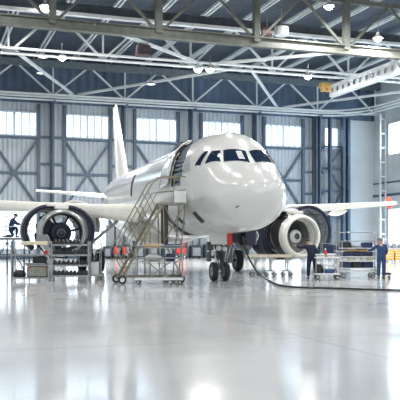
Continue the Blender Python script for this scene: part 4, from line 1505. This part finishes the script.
# rolls and boxes on the long cart
for px, L_, lab in ((347, 0.44, 'navy roll at the left on the middle shelf of the long cart'), (357.7, 0.44, 'navy roll in the centre of the middle shelf of the long cart'), (368.7, 0.46, 'navy roll at the right on the middle shelf of the long cart')):
    loose('fabric_roll', MB().tube([(-L_ / 2, 0, 0.1), (L_ / 2, 0, 0.1)], 0.1, 16), 'navy_plastic', lab, 'roll', put(C2, px, d2, 0.3, 0.95), group='rolls on the long cart')
loose('yellow_tube', MB().tube([(-0.52, 0, 0.045), (0.52, 0, 0.045)], 0.045, 14), 'ochre', 'dull yellow tube lying across the navy rolls on the long cart', 'tube', put(C2, 357.5, d2, 0.3, 1.15))
for px, L_, hh, m_, lab in ((347.3, 0.42, 0.24, 'black_plastic', 'black case at the left end of the long cart top shelf'),
                            (357.5, 0.42, 0.10, 'cabinet_grey', 'grey flat case in the middle of the long cart top shelf'),
                            (368.5, 0.44, 0.24, 'navy_plastic', 'navy case at the right end of the long cart top shelf')):
    loose('tool_case', MB().cbox((0, 0, hh / 2), L_, 0.5, hh), m_, lab, 'case', put(C2, px, d2, 0.4, 1.32), smooth=0, group='cases on the long cart')
for i, (px, m_) in enumerate(((345, 'white_plastic'), (351.5, 'cream_board'), (358, 'white_plastic'), (364.5, 'white_plastic'), (371, 'cream_board'))):
    loose('carton', MB().cbox((0, 0, 0.065), 0.26, 0.4, 0.13), m_, ['white carton at the left end of the long cart row', 'cream carton second in the long cart row, beside the left white one', 'white carton in the middle of the long cart row', 'white carton second from the right end of the long cart row', 'cream carton at the right end of the long cart row'][i], 'carton', put(C2, px, d2, 0.3, 0.76), smooth=0, group='cartons on the long cart')
for px, m_, lab in ((347, 'navy_plastic', 'navy box at the left on the low deck of the long cart'), (358, 'black_plastic', 'black box in the middle of the long cart low deck'), (369, 'navy_plastic', 'navy box at the right on the low deck of the long cart')):
    loose('storage_box', MB().cbox((0, 0, 0.13), 0.45, 0.55, 0.26), m_, lab, 'box', put(C2, px, d2, 0.4, 0.44), smooth=0, group='boxes under the long cart')
# small black rolling stool by the standing mechanic
ds = 34.4
bs = thing('rolling_stool', 'low black rolling stool at the feet of the blue mechanic on the right', 'stool', Vector(((386 - 200) * ds / F + 0.02, ds + 0.0, 0)), 0)
MB().cbox((0, 0, 0.22), 0.36, 0.34, 0.09).build('seat', 'black_plastic', bs, smooth=0)
for sx in (-0.13, 0.13):
    for sy in (-0.12, 0.12):
        castor(bs, (sx, sy, 0.055), 0.055, wd=0.035, fork=0.06)

# storage rack behind the right carts
d3 = 39.5
C3, w3 = cart('storage_shelf', 'tall pale shelf cart with dark parts behind the long cart', 336, 378, d3, 0.7, (0.4, 1.15), 2.05, deck_m='light_steel', lip=0.05)
for px, L_, hh, z, m_, lab in ((342, 0.5, 0.22, 1.15, 'navy_plastic', 'navy box at the left end of the tall shelf cart'), (352.5, 0.42, 0.28, 1.15, 'cabinet_grey', 'grey box second from left on the tall shelf cart'), (363, 0.5, 0.2, 1.15, 'black_plastic', 'black box third from left on the tall shelf cart'), (372.5, 0.36, 0.3, 1.15, 'white_plastic', 'white box at the right end of the tall shelf cart')):
    loose('parts_box', MB().cbox((0, 0, hh / 2), L_, 0.5, hh), m_, lab, 'box', put(C3, px, d3, 0.35, z), smooth=0, group='boxes on the tall shelf cart')

# second cart between the engine and small cart, far behind
d4 = 41.0
C4, w4 = cart('storage_shelf', 'low grey shelf cart with a navy box behind the small cart', 322, 337, d4, 0.6, (0.4, 1.0), 1.5, deck_m='light_steel', lip=0.05)
loose('blue_box', MB().cbox((0, 0, 0.22), 0.7, 0.4, 0.44), 'navy_plastic', 'navy box on the low grey shelf cart behind the small cart', 'box', put(C4, 329.5, d4, 0.3, 1.0), smooth=0)

# ---- engine dolly below the right engine
de = 36.5
dx0, dx1 = 246, 292
Do = Vector(((dx0 - 200) * de / F, de, 0))
dl = thing('engine_dolly', 'long pale low engine dolly with splayed castor legs below the right engine', 'dolly', Do, 0)
wl = (dx1 - dx0) * de / F
zt = rz_(256, de)
MB().bar((0, 0, zt), (wl, 0, zt), 0.10, 0.12).build('beam', 'cream_board', dl, smooth=0)
MB().bar((0, 0.8, zt), (wl, 0.8, zt), 0.10, 0.12).build('beam', 'cream_board', dl, smooth=0)
for u in (0.02, 0.5, 0.98):
    MB().bar((wl * u, 0, zt), (wl * u, 0.8, zt), 0.07).build('cross_member', 'galvanised', dl, smooth=0)
for x in (0.45, 1.15, wl - 0.2):
    for dy in (0, 0.8):
        MB().bar((x, dy, zt), (x, dy, 0.22), 0.06).build('leg', 'galvanised', dl, smooth=0)
        MB().bar((x - 0.2, dy, 0.25), (x + 0.2, dy, 0.25), 0.05).build('foot_bar', 'galvanised', dl, smooth=0)
        for s_ in (-0.17, 0.17):
            castor(dl, (x + s_, dy, 0.09), 0.09, wd=0.045, fork=0.03)
        MB().bar((x, dy, 0.6), (x + 0.3, dy, zt), 0.04).build('brace', 'galvanised', dl, smooth=0)

# ---- ground power cable from the service bay to the floor
pts = [Vector(p) for p in [at(242.5, 239.5, 31.4), at(244, 245, 31.2), at(248, 256, 30.9), at(254, 267, 30.6), at(260, 274.5, 30.4)]]
fl = [(268, 281.2), (278, 285.6), (292, 287.8), (310, 288.6), (335, 289.2), (365, 290.2), (400, 291.2), (430, 292.2)]
for x, y in fl:
    q = on_floor(x, y)
    q.z = 0.035
    pts.append(q)
# smooth through the points
sm = []
for i in range(len(pts) - 1):
    p0, p1, p2, p3 = pts[max(i - 1, 0)], pts[i], pts[i + 1], pts[min(i + 2, len(pts) - 1)]
    for k in range(6):
        t = k / 6
        q = 0.5 * ((2 * p1) + (p2 - p0) * t + (2 * p0 - 5 * p1 + 4 * p2 - p3) * t * t + (3 * p1 - p0 - 3 * p2 + p3) * t ** 3)
        q.z = max(q.z, 0.035)
        sm.append(q)
sm.append(pts[-1])
gc = thing('power_cable', 'black ground power cable hanging from the nose and running right over the floor', 'cable', (0, 0, 0), 0)
MB().tube(sm, 0.035, 8).build('cable', 'cable_black', gc)
MB().tube([sm[0] + Vector((0, 0, 0.12)), sm[0], sm[2]], [0.05, 0.06, 0.04], 10).build('plug', 'cable_black', gc)

# ------------------------------------------------------------------ along the foot of the back wall
def far_cabinet(px, w, h, label, m='cabinet_blue', d_off=0.9, red=False):
    u = (px - 200) / F
    # meet the line v = VB - d_off - 0.6
    v = VB - d_off - 0.7
    d = v / (math.cos(HA) - u * math.sin(HA))
    p = Vector((u * d, d, 0))
    t = thing('tool_cabinet', label, 'cabinet', p, HA, 'cabinets along the back wall')
    MB().cbox((0, 0, h / 2 + 0.06), w, 0.7, h - 0.12).build('body', m, t, smooth=0)
    MB().box(-w / 2 + 0.16, w / 2 - 0.16, -0.37, -0.33, 0.22, h - 0.2).build('door', 'cabinet_grey', t, smooth=0)
    MB().box(-w / 2, w / 2, -0.36, 0.36, h, h + 0.05).build('worktop', 'dark_steel', t, smooth=0)
    for sx in (-1, 1):
        MB().box(sx * w / 2 - 0.06 - 0.04 * sx, sx * w / 2 + 0.06 - 0.1 * sx, -0.3, 0.3, 0, 0.1).build('foot', 'dark_steel', t, smooth=0)
    return t


labs = ['behind the black main wheel', 'left of the red cylinder', 'right of the red cylinder', 'behind the stair foot', 'behind the low workstand', 'beside the red trolley', 'second right of the red trolley', 'just left of the nose gear', 'behind the nose gear', 'right of the nose gear', 'behind the engine dolly']
for i, (px, w_) in enumerate(((107, 0.8), (116.5, 0.75), (126, 0.75), (138, 1.1), (152, 1.1), (167, 1.1), (181.5, 1.1), (195.5, 1.1), (209, 1.05), (225, 1.2), (252, 1.2))):
    far_cabinet(px, w_, 1.12 + 0.08 * (i % 3), 'dark blue tool cabinet at the back wall, ' + labs[i])
# tall grey lockers behind the left wing
for i, (px, h, lab) in enumerate(((110, 3.2, 'tall grey locker at the back wall, left one of the pair behind the main wheel'), (119, 3.0, 'tall grey locker at the back wall, right one of the pair behind the main wheel'), (190, 1.9, 'grey locker behind the cabinets under the nose, left one of two'), (203, 1.9, 'grey locker behind the cabinets under the nose, right one of two'))):
    u = (px - 200) / F
    v = VB - 0.7
    d = v / (math.cos(HA) - u * math.sin(HA))
    t = thing('steel_locker', lab, 'locker', Vector((u * d, d, 0)), HA, 'grey lockers at the back wall')
    MB().cbox((0, 0, h / 2), 0.75, 0.5, h).build('body', 'cabinet_grey', t, smooth=0)
    MB().box(-0.33, 0.33, -0.275, -0.25, 0.15, h - 0.12).build('door', 'cabinet_grey', t, smooth=0)
    MB().box(0.2, 0.24, -0.30, -0.27, h * 0.45, h * 0.55).build('handle', 'dark_steel', t, smooth=0)


def far_point(px, voff):
    u = (px - 200) / F
    v = VB - voff
    d = v / (math.cos(HA) - u * math.sin(HA))
    return Vector((u * d, d, 0))


def extinguisher(px, lab, k=0.75):
    t = thing('fire_extinguisher', lab, 'extinguisher', far_point(px, 3.4), HA, 'red wheeled extinguishers')
    t.scale = (0.8, 0.8, 0.8)
    MB().lathe([(0, -0.55), (0.22, -0.55), (0.24, -0.6), (0.24, -1.2), (0.14, -1.4), (0.05, -1.45), (0, -1.45)], 18, Matrix.Rotation(R(-90), 4, 'X') @ Matrix.Scale(1, 4)).build('cylinder', 'red_paint', t, smooth=50)
    for sx in (-0.26, 0.26):
        T = Matrix.Translation((sx * k, 0, 0.2)) @ Matrix.Rotation(R(90), 4, 'Z')
        MB().lathe([(0, -0.04), (0.2, -0.04), (0.2, 0.04), (0, 0.04)], 18, T).build('wheel', 'rubber', t, smooth=30)
    MB().tube([(-0.2, 0.2, 0.3), (-0.2, 0.32, 1.5), (0.2, 0.32, 1.5), (0.2, 0.2, 0.3)], 0.03, 6).build('handle', 'dark_steel', t)
    return t


extinguisher(116, 'red wheeled extinguisher at the back, left of the stair foot')
extinguisher(124.5, 'red wheeled extinguisher at the back, seen through the stair foot')
rt = thing('red_trolley', 'red hand trolley before the back cabinets, right of the stair', 'trolley', far_point(180.5, 3.4), HA)
MB().cbox((0, 0, 0.72), 1.0, 0.6, 0.55).build('box', 'red_paint', rt, smooth=0)
MB().bar((0.4, 0, 0.9), (0.4, 0, 2.1), 0.08).bar((0.4, 0, 1.6), (0.0, 0, 1.05), 0.06).build('handle', 'red_paint', rt, smooth=0)
for sx in (-0.4, 0.4):
    castor(rt, (sx, 0, 0.16), 0.16, wd=0.08, fork=0.1)

# orange barriers and yellow cart by the right doorway
for i, (px, lab) in enumerate(((389.5, 'orange crate by the right doorway, nearest the blue mechanic'), (397.5, 'orange crate by the right doorway at the photo edge'))):
    d = 62
    t = thing('orange_crate', lab, 'crate', Vector(((px - 200) * d / F, d, 0)), 0, 'orange crates by the right doorway')
    MB().cbox((0, 0, 0.55), 0.52, 0.8, 0.8).build('body', 'orange', t, smooth=0)
    for z in (0.35, 0.55, 0.75):
        MB().box(-0.24, 0.24, -0.42, -0.39, z - 0.03, z + 0.03).build('slat', 'cream_board', t, smooth=0)
    for sx in (-0.2, 0.2):
        castor(t, (sx, 0.0, 0.07), 0.07, wd=0.04, fork=0.02)
rb_ = thing('pallet_rack', 'low white rack with grey rolls behind the orange crates', 'rack', Vector(((394 - 200) * 65.5 / F, 65.5, 0)), 0)
for sx in (-0.85, 0.85):
    MB().bar((sx, 0, 0), (sx, 0, 1.9), 0.08).build('post', 'light_steel', rb_, smooth=0)
for z in (1.05, 1.8):
    MB().box(-0.85, 0.85, -0.3, 0.3, z - 0.05, z).build('shelf', 'light_steel', rb_, smooth=0)
for i, dx in enumerate((-0.55, 0.0, 0.55)):
    loose('grey_roll', MB().tube([(0, -0.28, 0.2), (0, 0.28, 0.2)], 0.2, 16), 'cabinet_grey', ['grey roll at the left on the white rack by the right doorway', 'grey roll in the middle of the white rack by the right doorway', 'grey roll at the right on the white rack by the right doorway'][i], 'roll', Vector(((394 - 200) * 65.5 / F + dx, 65.5, 1.05)), group='grey rolls on the white rack')

# unseen lamps added over the front bays to brighten the aircraft and floor
for i, v in enumerate((10, 22, 34, 43)):
    for w_ in (-6, 5, 16, 27, 38):
        p = Hp(w_, v, 17.2)
        o = copy_tree(proto[1])
        o.location = p
        o['label'] = 'added high-bay fill lamp of the front bays, unseen above the view'
        o['group'] = 'added front bay fill lamps'
        ld = bpy.data.lights.new('bay_fill_light', 'AREA')
        ld.shape = 'DISK'
        ld.size = 0.7
        ld.energy = FRONT_FILL_W * (1.35 if v < 30 else 1.0)
        ld.color = (1.0, 0.98, 0.95)
        lo = bpy.data.objects.new('bay_fill_light', ld)
        C.objects.link(lo)
        lo.location = p + Vector((0, 0, -0.30))

# ------------------------------------------------------------------ light
wd = bpy.data.worlds.new('world')
sc.world = wd
wd.use_nodes = True
bg = wd.node_tree.nodes['Background']
sky = wd.node_tree.nodes.new('ShaderNodeTexSky')
sky.sky_type = 'NISHITA'
sky.sun_disc = False
sky.sun_elevation = R(40)
sky.sun_rotation = R(200)
mx = wd.node_tree.nodes.new('ShaderNodeMix')
mx.data_type = 'RGBA'
mx.inputs[0].default_value = 0.75
mx.inputs[7].default_value = (0.95, 0.98, 1.0, 1)
wd.node_tree.links.new(sky.outputs['Color'], mx.inputs[6])
wd.node_tree.links.new(mx.outputs[2], bg.inputs['Color'])
bg.inputs['Strength'].default_value = 0.55


sc.view_settings.view_transform = 'Standard'
sc.view_settings.look = 'None'
sc.view_settings.gamma = 1
sc.view_settings.use_curve_mapping = False
sc.view_settings.exposure = 0.0
sc.cycles.use_denoising = True
sc.cycles.max_bounces = 8
sc.cycles.sample_clamp_indirect = 8
